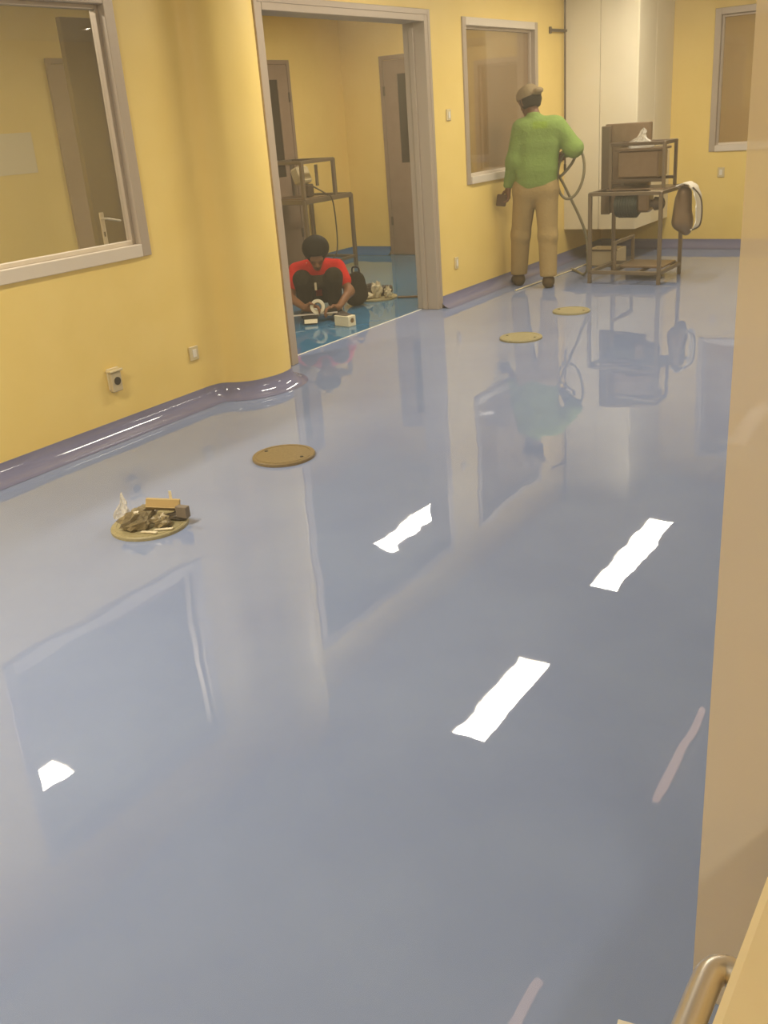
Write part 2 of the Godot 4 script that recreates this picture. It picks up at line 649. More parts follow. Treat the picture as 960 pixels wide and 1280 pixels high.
func build_shell():
	struct("floor", floor_mesh(-4.416, 2.0, -11.0, 2.2, 2), M.floor, "glossy grey-blue poured epoxy floor of the main room", "floor")
	var o := struct("floor_back_room", floor_mesh(-7.24, -4.416, -10.3, 2.2, 9), M.floor_in, "deeper blue glossy floor of the room behind the doorway", "floor")
	obj("threshold_strip", boxm(V(-4.423, 0.0, -7.2), V(-4.409, 0.004, -5.2), 0.001), M.white, o)
	struct("ceiling", boxm(V(-7.5, CEIL, -13.2), V(2.2, CEIL + 0.12, 2.4)), M.ceiling, "white flat ceiling over all rooms", "ceiling")
	# walls
	struct("wall_left", wall_x(-4.28, -4.19, -4.18, 2.2, [[-3.94, -2.47, 0.95, 2.25]]), M.wall, "yellow painted wall with the large window and sockets", "wall")
	var pp := pillar_plan()
	var pl := PackedVector2Array()
	for p in pp:
		pl.append(p)
	pl.append(Vector2(-4.27, -5.2))
	pl.append(Vector2(-4.45, -5.2))
	pl.append(Vector2(-4.45, -4.18))
	var mb := MB.new()
	mb.prism(pl, 0.0, CEIL)
	for i in mb.v.size():
		if abs(mb.n[i].y) < 0.5:
			for k in range(0, pp.size() - 1):
				if Vector2(mb.v[i].x, mb.v[i].z).distance_to(pp[k]) < 0.0005:
					var tg: Vector2 = (pp[k + 1] - pp[max(k - 1, 0)]).normalized()
					mb.n[i] = V(-tg.y, 0, tg.x)
	struct("wall_pilaster", mb.mesh(), M.wall, "rounded yellow pilaster bulging from the wall beside the doorway", "wall")
	struct("wall_middle", wall_x(-4.45, -4.27, -11.0, -5.2, [[-9.30, -7.85, 0.98, 2.275], [-7.27, -5.2005, 0.0, 2.28]]), M.wall, "yellow painted wall with the open doorway and the tall window", "wall")
	struct("wall_far", wall_z(-11.15, -11.0, -4.45, 2.2, [[-3.07, -1.6, 1.0, 2.33]]), M.wall, "yellow painted end wall with the right-hand window", "wall")
	struct("wall_right", boxm(V(2.0, 0, -11.15), V(2.15, CEIL, 2.35)), M.wall, "yellow painted long wall facing the doorway wall", "wall")
	struct("wall_near", boxm(V(-7.4, 0, 2.2), V(2.15, CEIL, 2.35)), M.wall, "yellow painted end wall facing the white boxed duct", "wall")
	struct("wall_back_room", wall_x(-7.40, -7.24, -10.45, 2.2, []), M.wall, "yellow painted side wall of the room behind the doorway", "wall")
	struct("wall_back_room_end", wall_z(-10.45, -10.3, -7.40, -4.45, [[-5.46, -4.62, 0.90, 2.06]]), M.wall, "yellow painted end wall of the room behind the doorway", "wall")
	# coved skirting
	var path := [Vector2(-4.19, 2.2)]
	path.append_array(pp)
	struct("baseboard_left", cove(path), M.cove, "shiny blue coved skirting following the wall and pilaster", "skirting")
	struct("baseboard_far", cove([Vector2(-4.27, -7.28), Vector2(-4.27, -11.0), Vector2(2.0, -11.0), Vector2(2.0, 2.2)]), M.cove, "shiny blue coved skirting along the far wall", "skirting")
	struct("baseboard_back_room", cove([Vector2(-7.24, -9.28), Vector2(-7.24, -10.3), Vector2(-6.70, -10.3)]), M.cove_in, "blue coved skirting round the corner of the back room", "skirting")
	struct("baseboard_back_room_end", cove([Vector2(-5.85, -10.3), Vector2(-4.45, -10.3)]), M.cove_in, "blue coved skirting beside the grey door with slot window", "skirting")
	struct("baseboard_back_room_side", cove([Vector2(-7.24, -6.85), Vector2(-7.24, -8.49)]), M.cove_in, "blue coved skirting between the two side doors", "skirting")
	# dim rooms behind the far windows
	mb = MB.new()
	mb.box(V(-4.4, 0, -13.1), V(2.15, CEIL, -13.0))
	mb.box(V(-4.5, 0, -13.1), V(-4.4, CEIL, -11.15))
	mb.box(V(2.15, 0, -13.1), V(2.25, CEIL, -11.15))
	mb.box(V(-4.5, -0.1, -13.1), V(2.25, 0, -11.15))
	struct("wall_dark_room", mb.mesh(), M.dim_room, "brownish walls of the dim room behind the far window", "wall")
	mb = MB.new()
	mb.box(V(-7.4, 0, -12.6), V(-4.5, CEIL, -12.5))
	mb.box(V(-7.5, 0, -12.6), V(-7.4, CEIL, -10.45))
	mb.box(V(-7.4, -0.1, -12.6), V(-4.5, 0, -10.45))
	struct("wall_store_room", mb.mesh(), M.dim_brown, "brown walls of the dim room beyond the tall window", "wall")

# ------------------------------------------------------------------ windows and doors
func window(called: String, label: String, along_x: bool, face: float, depth: float, a: float, b: float, y0: float, y1: float, frame_w: float, pane: Material, sill := false) -> Node3D:
	# face: coordinate of the room-side wall face, depth: wall thickness behind it; a < b along the wall
	var w := Node3D.new()
	w.name = numbered(called)
	add_child(w)
	w.set_meta("kind", "structure")
	tag(w, label, "window")
	var P := func(u: float, y: float, d: float) -> Vector3:
		return V(u, y, face + d) if along_x else V(face + d, y, u)
	w.position = P.call((a + b) / 2, y0, 0.0)
	var put := func(nm: String, u0: float, yy0: float, d0: float, u1: float, yy1: float, d1: float, m: Material, bev: float):
		var mbx := MB.new()
		mbx.box(P.call(u0, yy0, d0) - w.position, P.call(u1, yy1, d1) - w.position, bev)
		obj(nm, mbx.mesh(), m, w)
	var pr := 0.014
	put.call("frame_side", a - 0.012, y0 - 0.012, -depth, a + frame_w, y1 + 0.012, pr, M.alu, 0.003)
	put.call("frame_side", b - frame_w, y0 - 0.012, -depth, b + 0.012, y1 + 0.012, pr, M.alu, 0.003)
	put.call("frame_head", a + frame_w, y1 - frame_w, -depth, b - frame_w, y1 + 0.012, pr, M.alu_pale if sill else M.alu, 0.003)
	put.call("frame_sill", a + frame_w, y0 - 0.012, -depth, b - frame_w, y0 + frame_w, pr + (0.012 if sill else 0.004), M.alu_pale, 0.003)
	# inner glazing bead
	var g := frame_w + 0.022
	put.call("glazing_bead", a + frame_w, y0 + frame_w, -0.075, a + g, y1 - frame_w, -0.03, M.alu, 0.002)
	put.call("glazing_bead", b - g, y0 + frame_w, -0.075, b - frame_w, y1 - frame_w, -0.03, M.alu, 0.002)
	put.call("glazing_bead", a + g, y1 - g, -0.075, b - g, y1 - frame_w, -0.03, M.alu, 0.002)
	put.call("glazing_bead", a + g, y0 + frame_w, -0.075, b - g, y0 + g, -0.03, M.alu_pale, 0.002)
	put.call("rubber_seal", b - g - 0.007, y0 + g, -0.066, b - g, y1 - g, -0.036, M.seal, 0.0)
	put.call("pane", a + g, y0 + g, -0.056, b - g, y1 - g, -0.050, pane, 0.0)
	return w

func door(called: String, label: String, along_x: bool, face: float, sgn: float, a: float, b: float, top: float, ga: float, gb: float, gy0: float, gy1: float) -> Node3D:
	# flush grey door with a dark slot window, in a wall face; sgn points into the room
	var w := Node3D.new()
	w.name = numbered(called)
	add_child(w)
	w.set_meta("kind", "structure")
	tag(w, label, "door")
	var P := func(u: float, y: float, d: float) -> Vector3:
		return V(u, y, face + d * sgn) if along_x else V(face + d * sgn, y, u)
	w.position = P.call((a + b) / 2, 0.0, 0.0)
	var put := func(nm: String, u0: float, yy0: float, d0: float, u1: float, yy1: float, d1: float, m: Material, bev: float, par: Node3D):
		var mbx := MB.new()
		mbx.box(P.call(u0, yy0, d0) - w.position, P.call(u1, yy1, d1) - w.position, bev)
		return obj(nm, mbx.mesh(), m, par)
	var fw := 0.045
	put.call("frame_jamb", a, 0.0, 0.001, a + fw, top, 0.03, M.door, 0.003, w)
	put.call("frame_jamb", b - fw, 0.0, 0.001, b, top, 0.03, M.door, 0.003, w)
	put.call("frame_head", a + fw, top - fw, 0.001, b - fw, top, 0.03, M.door, 0.003, w)
	# leaf made round the slot window
	var leaf: MeshInstance3D
	var mb := MB.new()
	for r in [[a + fw + 0.004, 0.005, ga, top - fw - 0.004], [gb, 0.005, b - fw - 0.004, top - fw - 0.004], [ga, 0.005, gb, gy0], [ga, gy1, gb, top - fw - 0.004]]:
		mb.box(P.call(r[0], r[1], 0.002) - w.position, P.call(r[2], r[3], 0.022) - w.position)
	leaf = obj("leaf", mb.mesh(), M.door, w)
	put.call("slot_pane", ga, gy0, 0.003, gb, gy1, 0.014, M.dark_glass, 0.0, leaf)
	for r in [[ga, gy0, ga + 0.012, gy1], [gb - 0.012, gy0, gb, gy1]]:
		put.call("slot_bead", r[0], r[1], 0.003, r[2], r[3], 0.025, M.door, 0.002, leaf)
	for hy in [0.35, 1.80]:
		put.call("hinge", a + fw - 0.01, hy, 0.02, a + fw + 0.014, hy + 0.1, 0.036, M.seal, 0.002, leaf)
	return w

func build_openings():
	window("window_1", "large aluminium-framed window in the wall with the floor sockets", false, -4.19, 0.09, -3.94, -2.47, 0.95, 2.25, 0.055, M.pane)
	window("window_2", "tall tinted window behind the worker in the green shirt", false, -4.27, 0.18, -9.30, -7.85, 0.98, 2.275, 0.05, M.pane_brown, true)
	window("window_3", "tinted aluminium-framed window in the far wall", true, -11.0, 0.15, -3.07, -1.6, 1.0, 2.33, 0.05, M.pane_tint)
	# window from the back room into the unlit store
	window("window_4", "inner window of the back room seen through the tall window", true, -10.3, 0.15, -5.46, -4.62, 0.90, 2.06, 0.04, M.pane)
	door("door_1", "grey-brown door with dark slot window on the back room end wall", true, -10.3, 1.0, -6.69, -5.86, 2.22, -6.47, -6.23, 1.06, 2.02)
	door("door_2", "grey-brown door with dark slot window behind the steel bench", false, -7.24, 1.0, -9.27, -8.50, 2.225, -9.05, -8.80, 1.03, 2.03)
	door("door_3", "plain grey-brown door seen through the large window", false, -7.24, 1.0, -6.80, -5.975, 2.225, -6.60, -6.35, 1.03, 2.03)
	# dark leaf standing open, with lever handle
	var t := Node3D.new()
	t.name = "door_4"
	add_child(t)
	t.position = V(-5.9, 0, -5.40)
	t.set_meta("kind", "structure")
	tag(t, "dark brown door leaf with lever handle standing open behind the large window", "door")
	obj("post", boxm(V(-0.05, 0, -0.44), V(0.05, CEIL, -0.36), 0.004), M.alu, t)
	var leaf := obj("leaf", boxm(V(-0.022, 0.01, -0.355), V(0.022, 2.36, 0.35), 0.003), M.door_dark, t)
	obj("handle_plate", boxm(V(0.022, 0.82, 0.262), V(0.030, 1.06, 0.306), 0.008), M.stainless, leaf)
	obj("lever", tubem([V(0.03, 1.015, 0.284), V(0.065, 1.015, 0.284), V(0.07, 1.012, 0.27), V(0.072, 0.985, 0.15)], [0.009, 0.009, 0.01, 0.008], 8), M.stainless, leaf)
	obj("keyhole", boxm(V(0.029, 0.885, 0.276), V(0.0315, 0.92, 0.292), 0.001), M.hole, leaf)
	# open doorway frame
	var f := Node3D.new()
	f.name = "door_5"
	add_child(f)
	f.position = V(-4.3, 0, -6.235)
	f.set_meta("kind", "structure")
	tag(f, "brushed aluminium frame of the open doorway", "door frame")
	for s in [-1.0, 1.0]:
		var z: float = s * 1.035
		obj("jamb", boxm(V(-0.16, 0, z), V(0.045, 2.28, z - s * 0.05), 0.004), M.alu, f)
		obj("door_stop", boxm(V(-0.10, 0, z - s * 0.05), V(-0.055, 2.23, z - s * 0.068), 0.003), M.alu, f)
		obj("architrave", boxm(V(0.03, 0.0, z + s * 0.03), V(0.05, 2.315, z - s * 0.005), 0.003), M.alu, f)
	obj("head", boxm(V(-0.16, 2.23, -0.985), V(0.045, 2.28, 0.985), 0.004), M.alu, f)
	obj("architrave", boxm(V(0.03, 2.275, -1.03), V(0.05, 2.315, 1.03), 0.003), M.alu, f)

# ------------------------------------------------------------------ lights
func panel(label: String, x: float, z0: float, z1: float, w: float, energy: float):
	energy *= 1.9
	var zc := (z0 + z1) / 2
	var l: float = abs(z1 - z0)
	var t := thing("ceiling_light", label, "ceiling light", V(x, CEIL, zc), 0.0, "ceiling panel lights")
	var mb := MB.new()
	var hw := w / 2
	var hl := l / 2
	for s in [-1.0, 1.0]:
		mb.box(V(s * hw, -0.035, -hl - 0.02), V(s * (hw + 0.02), 0, hl + 0.02), 0.003)
		mb.box(V(-hw, -0.035, s * hl), V(hw, 0, s * (hl + 0.02)), 0.003)
	obj("frame", mb.mesh(), M.white, t)
	obj("diffuser", boxm(V(-hw, -0.022, -hl), V(hw, -0.002, hl)), M.lamp, t)
	var a := AreaLight3D.new()
	a.name = "lamp_light"
	a.area_size = Vector2(w - 0.01, l - 0.01)
	a.light_energy = energy
	a.light_color = Color(1.0, 0.965, 0.89)
	a.area_range = 20.0
	a.area_attenuation = 2.0
	a.shadow_enabled = true
	t.add_child(a)
	a.rotation = V(-PI / 2, 0, 0)
	a.position = V(0, -0.026, 0)

func slim(label: String, x: float, y: float, z0: float, z1: float):
	var t := thing("tube_light", label, "tube light", V(x, y, (z0 + z1) / 2))
	var l: float = abs(z1 - z0)
	obj("batten", boxm(V(-0.03, -0.02, -l / 2 - 0.02), V(0.03, 0, l / 2 + 0.02), 0.004), M.white, t)
	obj("tube", tubem([V(0, -0.034, -l / 2), V(0, -0.034, l / 2)], 0.026, 12), M.lamp_dim, t)

func build_lights():
	panel("bright ceiling panel mirrored in the floor between the discs", -2.98, -6.33, -5.17, 0.27, 2.9)
	panel("bright ceiling panel mirrored in the floor before the steel cart", -2.98, -9.55, -7.85, 0.26, 2.7)
	panel("bright ceiling panel of the back room above the crouching person", -5.42, -9.3, -7.75, 0.26, 3.1)
	panel("bright ceiling panel of the back room behind the large window", -5.46, -3.5, -2.3, 0.26, 5.2)
	panel("bright ceiling panel over the far right aisle", 0.5, -9.3, -8.1, 0.27, 2.3)
	panel("bright ceiling panel over the middle of the right aisle", 0.5, -6.33, -5.17, 0.27, 3.2)
	panel("bright ceiling panel behind the handrail", 1.2, 0.3, 1.5, 0.27, 1.8)
	panel("bright ceiling panel over the near end of the main room", -2.98, -1.5, -0.3, 0.27, 5.4)
	panel("dim ceiling panel in the room behind the far window", -2.0, -12.6, -11.6, 0.27, 1.9)
	panel("dim ceiling panel in the store room beyond the tall window", -5.5, -12.0, -11.0, 0.27, 0.12)
	slim("dim pinkish ceiling tube mirrored faintly beside the plastic curtain", -1.59, CEIL, -6.24, -5.15)
	slim("dim pinkish ceiling tube mirrored at the foot of the floor", -1.63, CEIL, -3.44, -2.4)

# ------------------------------------------------------------------ fixtures
func outlet(label: String, p: Vector3, w: float, h: float, big: bool, far := false):
	var t := thing("wall_socket" if big else "switch_plate", label, "socket" if big else "plate", p, -PI / 2 if far else 0.0)
	obj("plate", boxm(V(0, -h / 2, -w / 2), V(0.012, h / 2, w / 2), 0.004), M.socket, t)
	if big:
		obj("box_body", boxm(V(0.0, -h / 2 - 0.012, -w / 2 + 0.006), V(0.034, h / 2 - 0.02, w / 2 - 0.006), 0.006), M.socket_grey, t)
		obj("cover_flap", boxm(V(0.0, h / 2 - 0.02, -w / 2 - 0.004), V(0.042, h / 2 - 0.008, w / 2 + 0.004), 0.003), M.socket, t)
		var mb := MB.new()
		mb.lathe([Vector2(0.0, 0.0), Vector2(0.022, 0.0), Vector2(0.022, 0.004), Vector2(0.0, 0.004)], 16)
		var o := obj("socket_hole", mb.mesh(), M.hole, t)
		o.rotation.z = -PI / 2
		o.position = V(0.034, -0.012, 0)
	else:
		obj("rocker", boxm(V(0.012, -h * 0.28, -w * 0.22), V(0.016, h * 0.28, w * 0.22), 0.002), M.white, t)

func build_fixtures():
	outlet("protruding grey socket with a lid on the wall under the large window", V(-4.19, 0.33, -3.53), 0.085, 0.12, true)
	outlet("small flat white plate low on the wall beside the pilaster", V(-4.19, 0.325, -4.17), 0.075, 0.085, false)
	outlet("small white switch plate at shoulder height beside the doorway", V(-4.27, 1.545, -7.555), 0.07, 0.09, false)
	outlet("small white plate low on the wall beside the doorway", V(-4.27, 0.34, -7.585), 0.06, 0.10, false)
	outlet("small pale plate on the far wall below the window", V(-2.94, 0.78, -11.0), 0.07, 0.10, false, true)
	# white boxed duct
	var t := thing("boxed_duct", "tall white panelled duct box filling the corner behind the steel cart", "duct box", V(-3.885, 0.33, -10.475))
	obj("body", boxm(V(-0.385, 0.0, -0.525), V(0.372, CEIL - 0.33, 0.513)), M.seam, t)
	for p in [[-0.385, -0.005], [0.0, 0.378]]:
		obj("front_panel", boxm(V(p[0], 0.0, 0.513), V(p[1], CEIL - 0.33, 0.525), 0.002), M.white_panel, t)
	for p in [[-0.525, 0.015], [0.02, 0.518]]:
		obj("side_panel", boxm(V(0.372, 0.0, p[0]), V(0.385, CEIL - 0.33, p[1]), 0.002), M.white_panel, t)
	# thin riser pipe with bracket
	var p := thing("riser_pipe", "thin dark vertical pipe with a bracket beside the white duct box", "pipe", V(-4.235, 0.36, -9.90))
	obj("pipe", tubem([V(0, 0.6, 0), V(0, CEIL - 0.36, 0)], 0.009, 8), M.steel_dark, p)
	obj("bracket", barm(V(-0.02, 1.87, 0.30), V(0, 1.87, -0.03), 0.02, 0.025), M.steel_dark, p)
	obj("bracket_foot", boxm(V(-0.035, 1.84, 0.28), V(-0.015, 1.90, 0.31), 0.003), M.steel_dark, p)
	# notice on the back-room wall
	var n := obj("paper_notice", boxm(V(0, -0.16, -0.2), V(0.003, 0.16, 0.2)), M.paper)
	n.position = V(-7.238, 1.5, -5.5)
	tag(n, "pale sheet of paper on the wall behind the large window", "notice")

# ------------------------------------------------------------------ steel cart with machine
func build_cart():
	var c := thing("steel_cart", "rusty brown steel frame cart carrying a machine by the duct box", "cart", V(-3.145, 0, -8.98))
	var hx := 0.325
	var hz := 0.30
	var b := 0.032
	for sx in [-1.0, 1.0]:
		for sz in [-1.0, 1.0]:
			obj("leg", barm(V(sx * hx, 0.0, sz * hz), V(sx * hx, 0.80, sz * hz), b), M.steel, c)
	for y in [0.79, 0.10]:
		for s in [-1.0, 1.0]:
			obj("rail", barm(V(-hx, y, s * hz), V(hx, y, s * hz), b), M.steel, c)
			obj("rail", barm(V(s * hx, y, -hz), V(s * hx, y, hz), b), M.steel, c)
	obj("table_plate", boxm(V(-0.25, 0.800, -0.29), V(0.32, 0.812, 0.10), 0.002), M.steel_sheet, c)
	for x in [-0.12, 0.12]:
		obj("shelf_bar", barm(V(x, 0.10, -hz), V(x, 0.10, hz), 0.026), M.steel_dark, c)
	obj("lower_pan", boxm(V(-0.10, 0.116, -0.27), V(0.30, 0.135, 0.12), 0.003), M.steel_sheet, c)
	# side extension rails on the right
	obj("side_rail", barm(V(hx, 0.80, -hz), V(hx + 0.12, 0.80, -hz), 0.026), M.steel_dark, c)
	# upper frame
	var uf := Node3D.new()
	uf.name = "upper_frame"
	c.add_child(uf)
	for q in [[-0.22, -0.24], [0.27, -0.24], [-0.22, 0.08], [0.27, 0.08]]:
		obj("post", barm(V(q[0], 0.812, q[1]), V(q[0], 1.20, q[1]), 0.028), M.steel, uf)
	for s in [-0.24, 0.08]:
		obj("top_bar", barm(V(-0.22, 1.19, s), V(0.27, 1.19, s), 0.03), M.steel_dark, uf)
		obj("low_bar", barm(V(-0.22, 0.88, s), V(0.27, 0.88, s), 0.026), M.steel_dark, uf)
	for s in [-0.22, 0.27]:
		obj("top_bar", barm(V(s, 1.19, -0.24), V(s, 1.19, 0.08), 0.03), M.steel_dark, uf)
	# hopper box inside the upper frame
	var mb := MB.new()
	mb.box(V(-0.16, 0.90, -0.20), V(0.21, 1.13, 0.06), 0.012)
	mb.box(V(-0.19, 1.13, -0.21), V(0.24, 1.15, 0.07), 0.004)
	obj("hopper", mb.mesh(), M.steel_sheet, c)
	# control cabinet hung on the left back
	var cab := obj("control_cabinet", boxm(V(-0.40, 0.57, -0.30), V(0.03, 1.36, -0.245), 0.006), M.steel_sheet, c)
	obj("cabinet_side", boxm(V(-0.42, 0.56, -0.235), V(-0.335, 1.345, -0.20), 0.005), M.steel, cab)
	obj("cabinet_strap", boxm(V(-0.40, 0.80, -0.244), V(0.0, 0.83, -0.235), 0.002), M.steel_dark, cab)
	# motor under the table
	mb = MB.new()
	mb.tube([V(-0.20, 0.66, -0.02), V(-0.185, 0.66, -0.02), V(0.0, 0.66, -0.02), V(0.02, 0.66, -0.02)], [0.07, 0.105, 0.105, 0.085], 24)
	for k in 7:
		mb.tube([V(-0.16 + k * 0.025, 0.66, -0.02), V(-0.152 + k * 0.025, 0.66, -0.02)], 0.113, 24)
	var mo := obj("motor", mb.mesh(), M.motor, c)
	obj("motor_bracket", boxm(V(-0.17, 0.75, -0.10), V(0.0, 0.80, 0.06), 0.004), M.steel_dark, mo)
	obj("gearbox", boxm(V(0.02, 0.60, -0.10), V(0.13, 0.77, 0.06), 0.02), M.steel_sheet, mo)
	obj("shaft", tubem([V(0.13, 0.67, -0.02), V(0.16, 0.67, -0.02), V(0.165, 0.67, -0.02), V(0.24, 0.67, -0.02), V(0.255, 0.67, -0.02)], [0.035, 0.035, 0.06, 0.05, 0.02], 16), M.steel_dark, mo)
	# loose panel lying low to the left
	# small welded stand on the lower rails
	var s := thing("welded_stand", "small welded steel stand on the lower rails of the cart", "stand", V(-3.21, 0.114, -8.98))
	for z in [-0.26, 0.22]:
		obj("leg", barm(V(-0.05, 0.0, z), V(-0.05, 0.24, z), 0.026), M.steel, s)
	obj("top_bar", barm(V(-0.05, 0.24, -0.275), V(-0.05, 0.24, 0.235), 0.028), M.steel, s)
	obj("foot_bar", barm(V(-0.05, 0.012, -0.25), V(-0.05, 0.012, 0.21), 0.024), M.steel, s)
	# tray and clear bag on top
	mb = MB.new()
	mb.lathe([Vector2(0.0, 0.0), Vector2(0.10, 0.0), Vector2(0.15, 0.035), Vector2(0.155, 0.036), Vector2(0.105, 0.006), Vector2(0.0, 0.006)], 28)
	var tr := obj("plastic_tray", mb.mesh(), M.clear)
	tr.position = V(-3.13, 1.151, -9.04)
	tag(tr, "shallow clear plastic tray on the machine of the steel cart", "tray")
	var bag := obj("clear_bag", bag_mesh(31, 0.22, 0.17), M.clear)
	bag.position = V(-3.19, 1.15, -9.13)
	tag(bag, "crinkled clear plastic bag standing on the machine of the cart", "bag")
	# cloth sack hanging at the right side
	var sk := thing("hanging_sack", "dark brown sack under a white cloth hanging from the cart side", "sack", V(-2.715, 0.39, -9.0))
	mb = MB.new()
	sdf_mesh(mb, [[V(0, 0.10, 0), V(0.0, 0.36, 0), 0.075, 0.065], [V(-0.04, 0.12, 0.02), V(-0.03, 0.30, 0.0), 0.06, 0.05], [V(0.03, 0.04, 0), V(0.03, 0.14, 0), 0.04, 0.05]], 0.012, 0.04)
	obj("sack_body", mb.mesh(), M.steel_sheet, sk)
	mb = MB.new()
	var pts := [V(-0.05, 0.43, 0.03), V(0.02, 0.455, 0.03), V(0.08, 0.43, 0.02), V(0.12, 0.36, 0.02), V(0.14, 0.25, 0.02), V(0.135, 0.10, 0.02), V(0.10, 0.06, 0.02)]
	var rib := smooth_path(pts, 5)
	for i in rib.size() - 1:
		var w0 := 0.09 + 0.01 * sin(i * 1.3)
		var w1 := 0.09 + 0.01 * sin((i + 1) * 1.3)
		var d: Vector3 = (rib[i + 1] - rib[i]).normalized()
		var nn := V(-d.y, d.x, 0) * 0.004
		mb.quad(rib[i] + nn + V(0, 0, w0), rib[i + 1] + nn + V(0, 0, w1), rib[i + 1] + nn - V(0, 0, w1), rib[i] + nn - V(0, 0, w0))
		mb.quad(rib[i] - nn - V(0, 0, w0), rib[i + 1] - nn - V(0, 0, w1), rib[i + 1] - nn + V(0, 0, w1), rib[i] - nn + V(0, 0, w0))
		mb.quad(rib[i] - nn + V(0, 0, w0), rib[i + 1] - nn + V(0, 0, w1), rib[i + 1] + nn + V(0, 0, w1), rib[i] + nn + V(0, 0, w0))
	obj("white_cloth", mb.mesh(), M.white, sk)
	obj("strap", tubem(smooth_path([V(0.10, 0.42, 0.10), V(0.17, 0.34, 0.10), V(0.19, 0.22, 0.10), V(0.175, 0.10, 0.10), V(0.11, 0.06, 0.10)], 5), 0.007, 8), M.steel_dark, sk)
	obj("hook", tubem([V(-0.03, 0.30, 0), V(-0.06, 0.40, -0.04), V(-0.10, 0.42, -0.06)], 0.008, 8), M.steel_dark, sk)
	# bucket and box on the floor behind the cart
	var bx := thing("grey_crate", "grey plastic crate on the floor behind the steel cart", "crate", V(-3.72, 0.0, -9.75))
	mb = MB.new()
	mb.box(V(-0.16, 0, -0.14), V(0.16, 0.012, 0.14))
	for sg in [-1.0, 1.0]:
		mb.box(V(sg * 0.16, 0, -0.14), V(sg * 0.148, 0.17, 0.14), 0.002)
		mb.box(V(-0.148, 0, sg * 0.14), V(0.148, 0.17, sg * 0.128), 0.002)
	obj("crate_body", mb.mesh(), M.socket_grey, bx)
	obj("crate_rim", barm(V(-0.17, 0.165, 0.145), V(0.17, 0.165, 0.145), 0.016), M.steel_dark, bx)

func bag_mesh(sd: int, w: float, h: float) -> ArrayMesh:
	# thin crinkled sheet folded to a point, with thickness
	var nz := FastNoiseLite.new()
	nz.seed = sd
	nz.frequency = 9.0
	var mb := MB.new()
	var n := 10
	var P := func(i: int, j: int, o: float) -> Vector3:
		var u := float(i) / n - 0.5
		var v := float(j) / n
		var ww := w * (1.0 - 0.75 * v * v) * (0.9 + 0.3 * sin(v * 7.0))
		return V(u * ww + 0.2 * w * v, v * h * (1.0 - 0.5 * u * u), 0.05 * sin(u * 5.0) + 0.03 * nz.get_noise_2d(u * 1.5, v * 1.5) + o)
	for i in n:
		for j in n:
			mb.quad(P.call(i, j, 0.001), P.call(i + 1, j, 0.001), P.call(i + 1, j + 1, 0.001), P.call(i, j + 1, 0.001))
			mb.quad(P.call(i, j, -0.001), P.call(i, j + 1, -0.001), P.call(i + 1, j + 1, -0.001), P.call(i + 1, j, -0.001))
	return mb.mesh()

func build_bench():
	# two-tier welded bench in the back room
	var c := thing("steel_bench", "two-tier welded steel bench in the back room behind the crouching person", "bench", V(-6.95, 0, -9.0))
	var b := 0.04
	for x in [-0.25, 0.32]:
		for z in [-0.42, 0.44]:
			obj("leg", barm(V(x, 0, z), V(x, 0.80, z), b), M.steel, c)
	for z in [-0.42, 0.44]:
		obj("table_rail", barm(V(-0.25, 0.79, z), V(0.32, 0.79, z), b, 0.05), M.steel, c)
		obj("low_rail", barm(V(-0.25, 0.11, z), V(0.32, 0.11, z), 0.03), M.steel, c)
	for x in [-0.25, 0.32]:
		obj("table_rail", barm(V(x, 0.79, -0.42), V(x, 0.79, 0.44), b, 0.05), M.steel, c)
	obj("low_rail", barm(V(0.32, 0.11, -0.42), V(0.32, 0.11, 0.44), 0.03), M.steel, c)
	obj("table_top", boxm(V(-0.24, 0.80, 0.0), V(0.30, 0.825, 0.42), 0.003), M.steel_sheet, c)
	for x in [-0.25, 0.32]:
		for z in [-0.13, 0.44]:
			obj("upper_post", barm(V(x, 0.81, z), V(x, 1.20, z), b), M.steel, c)
	for z in [-0.13, 0.44]:
		obj("upper_rail", barm(V(-0.25, 1.19, z), V(0.32, 1.19, z), b, 0.035), M.steel, c)
	for x in [-0.25, 0.32]:
		obj("upper_rail", barm(V(x, 1.19, -0.13), V(x, 1.19, 0.44), b, 0.035), M.steel, c)
	# small lamp unit hung in the upper tier
	var l := thing("work_lamp", "small grey box lamp with a dangling cable on the steel bench", "lamp", V(-6.74, 0.83, -8.78))
	var mb := MB.new()
	mb.box(V(-0.06, 0.12, -0.10), V(0.06, 0.30, 0.10), 0.02, Transform3D(Basis(Vector3.BACK, 0.35), V(0, 0.02, 0)))
	obj("housing", mb.mesh(), M.socket_grey, l)
	obj("front_frame", boxm(V(0.02, 0.10, -0.16), V(0.04, 0.32, -0.12), 0.004), M.steel, l)
	obj("stand", boxm(V(-0.06, 0.0, -0.05), V(0.05, 0.13, 0.05), 0.01), M.steel_dark, l)
	obj("cable", tubem(smooth_path([V(0.04, 0.10, -0.05), V(0.14, 0.02, -0.12), V(0.17, -0.05, -0.20), V(0.15, -0.35, -0.26), V(0.14, -0.60, -0.25), V(0.10, -0.70, -0.2)], 6), 0.008, 8), M.steel_dark, l)

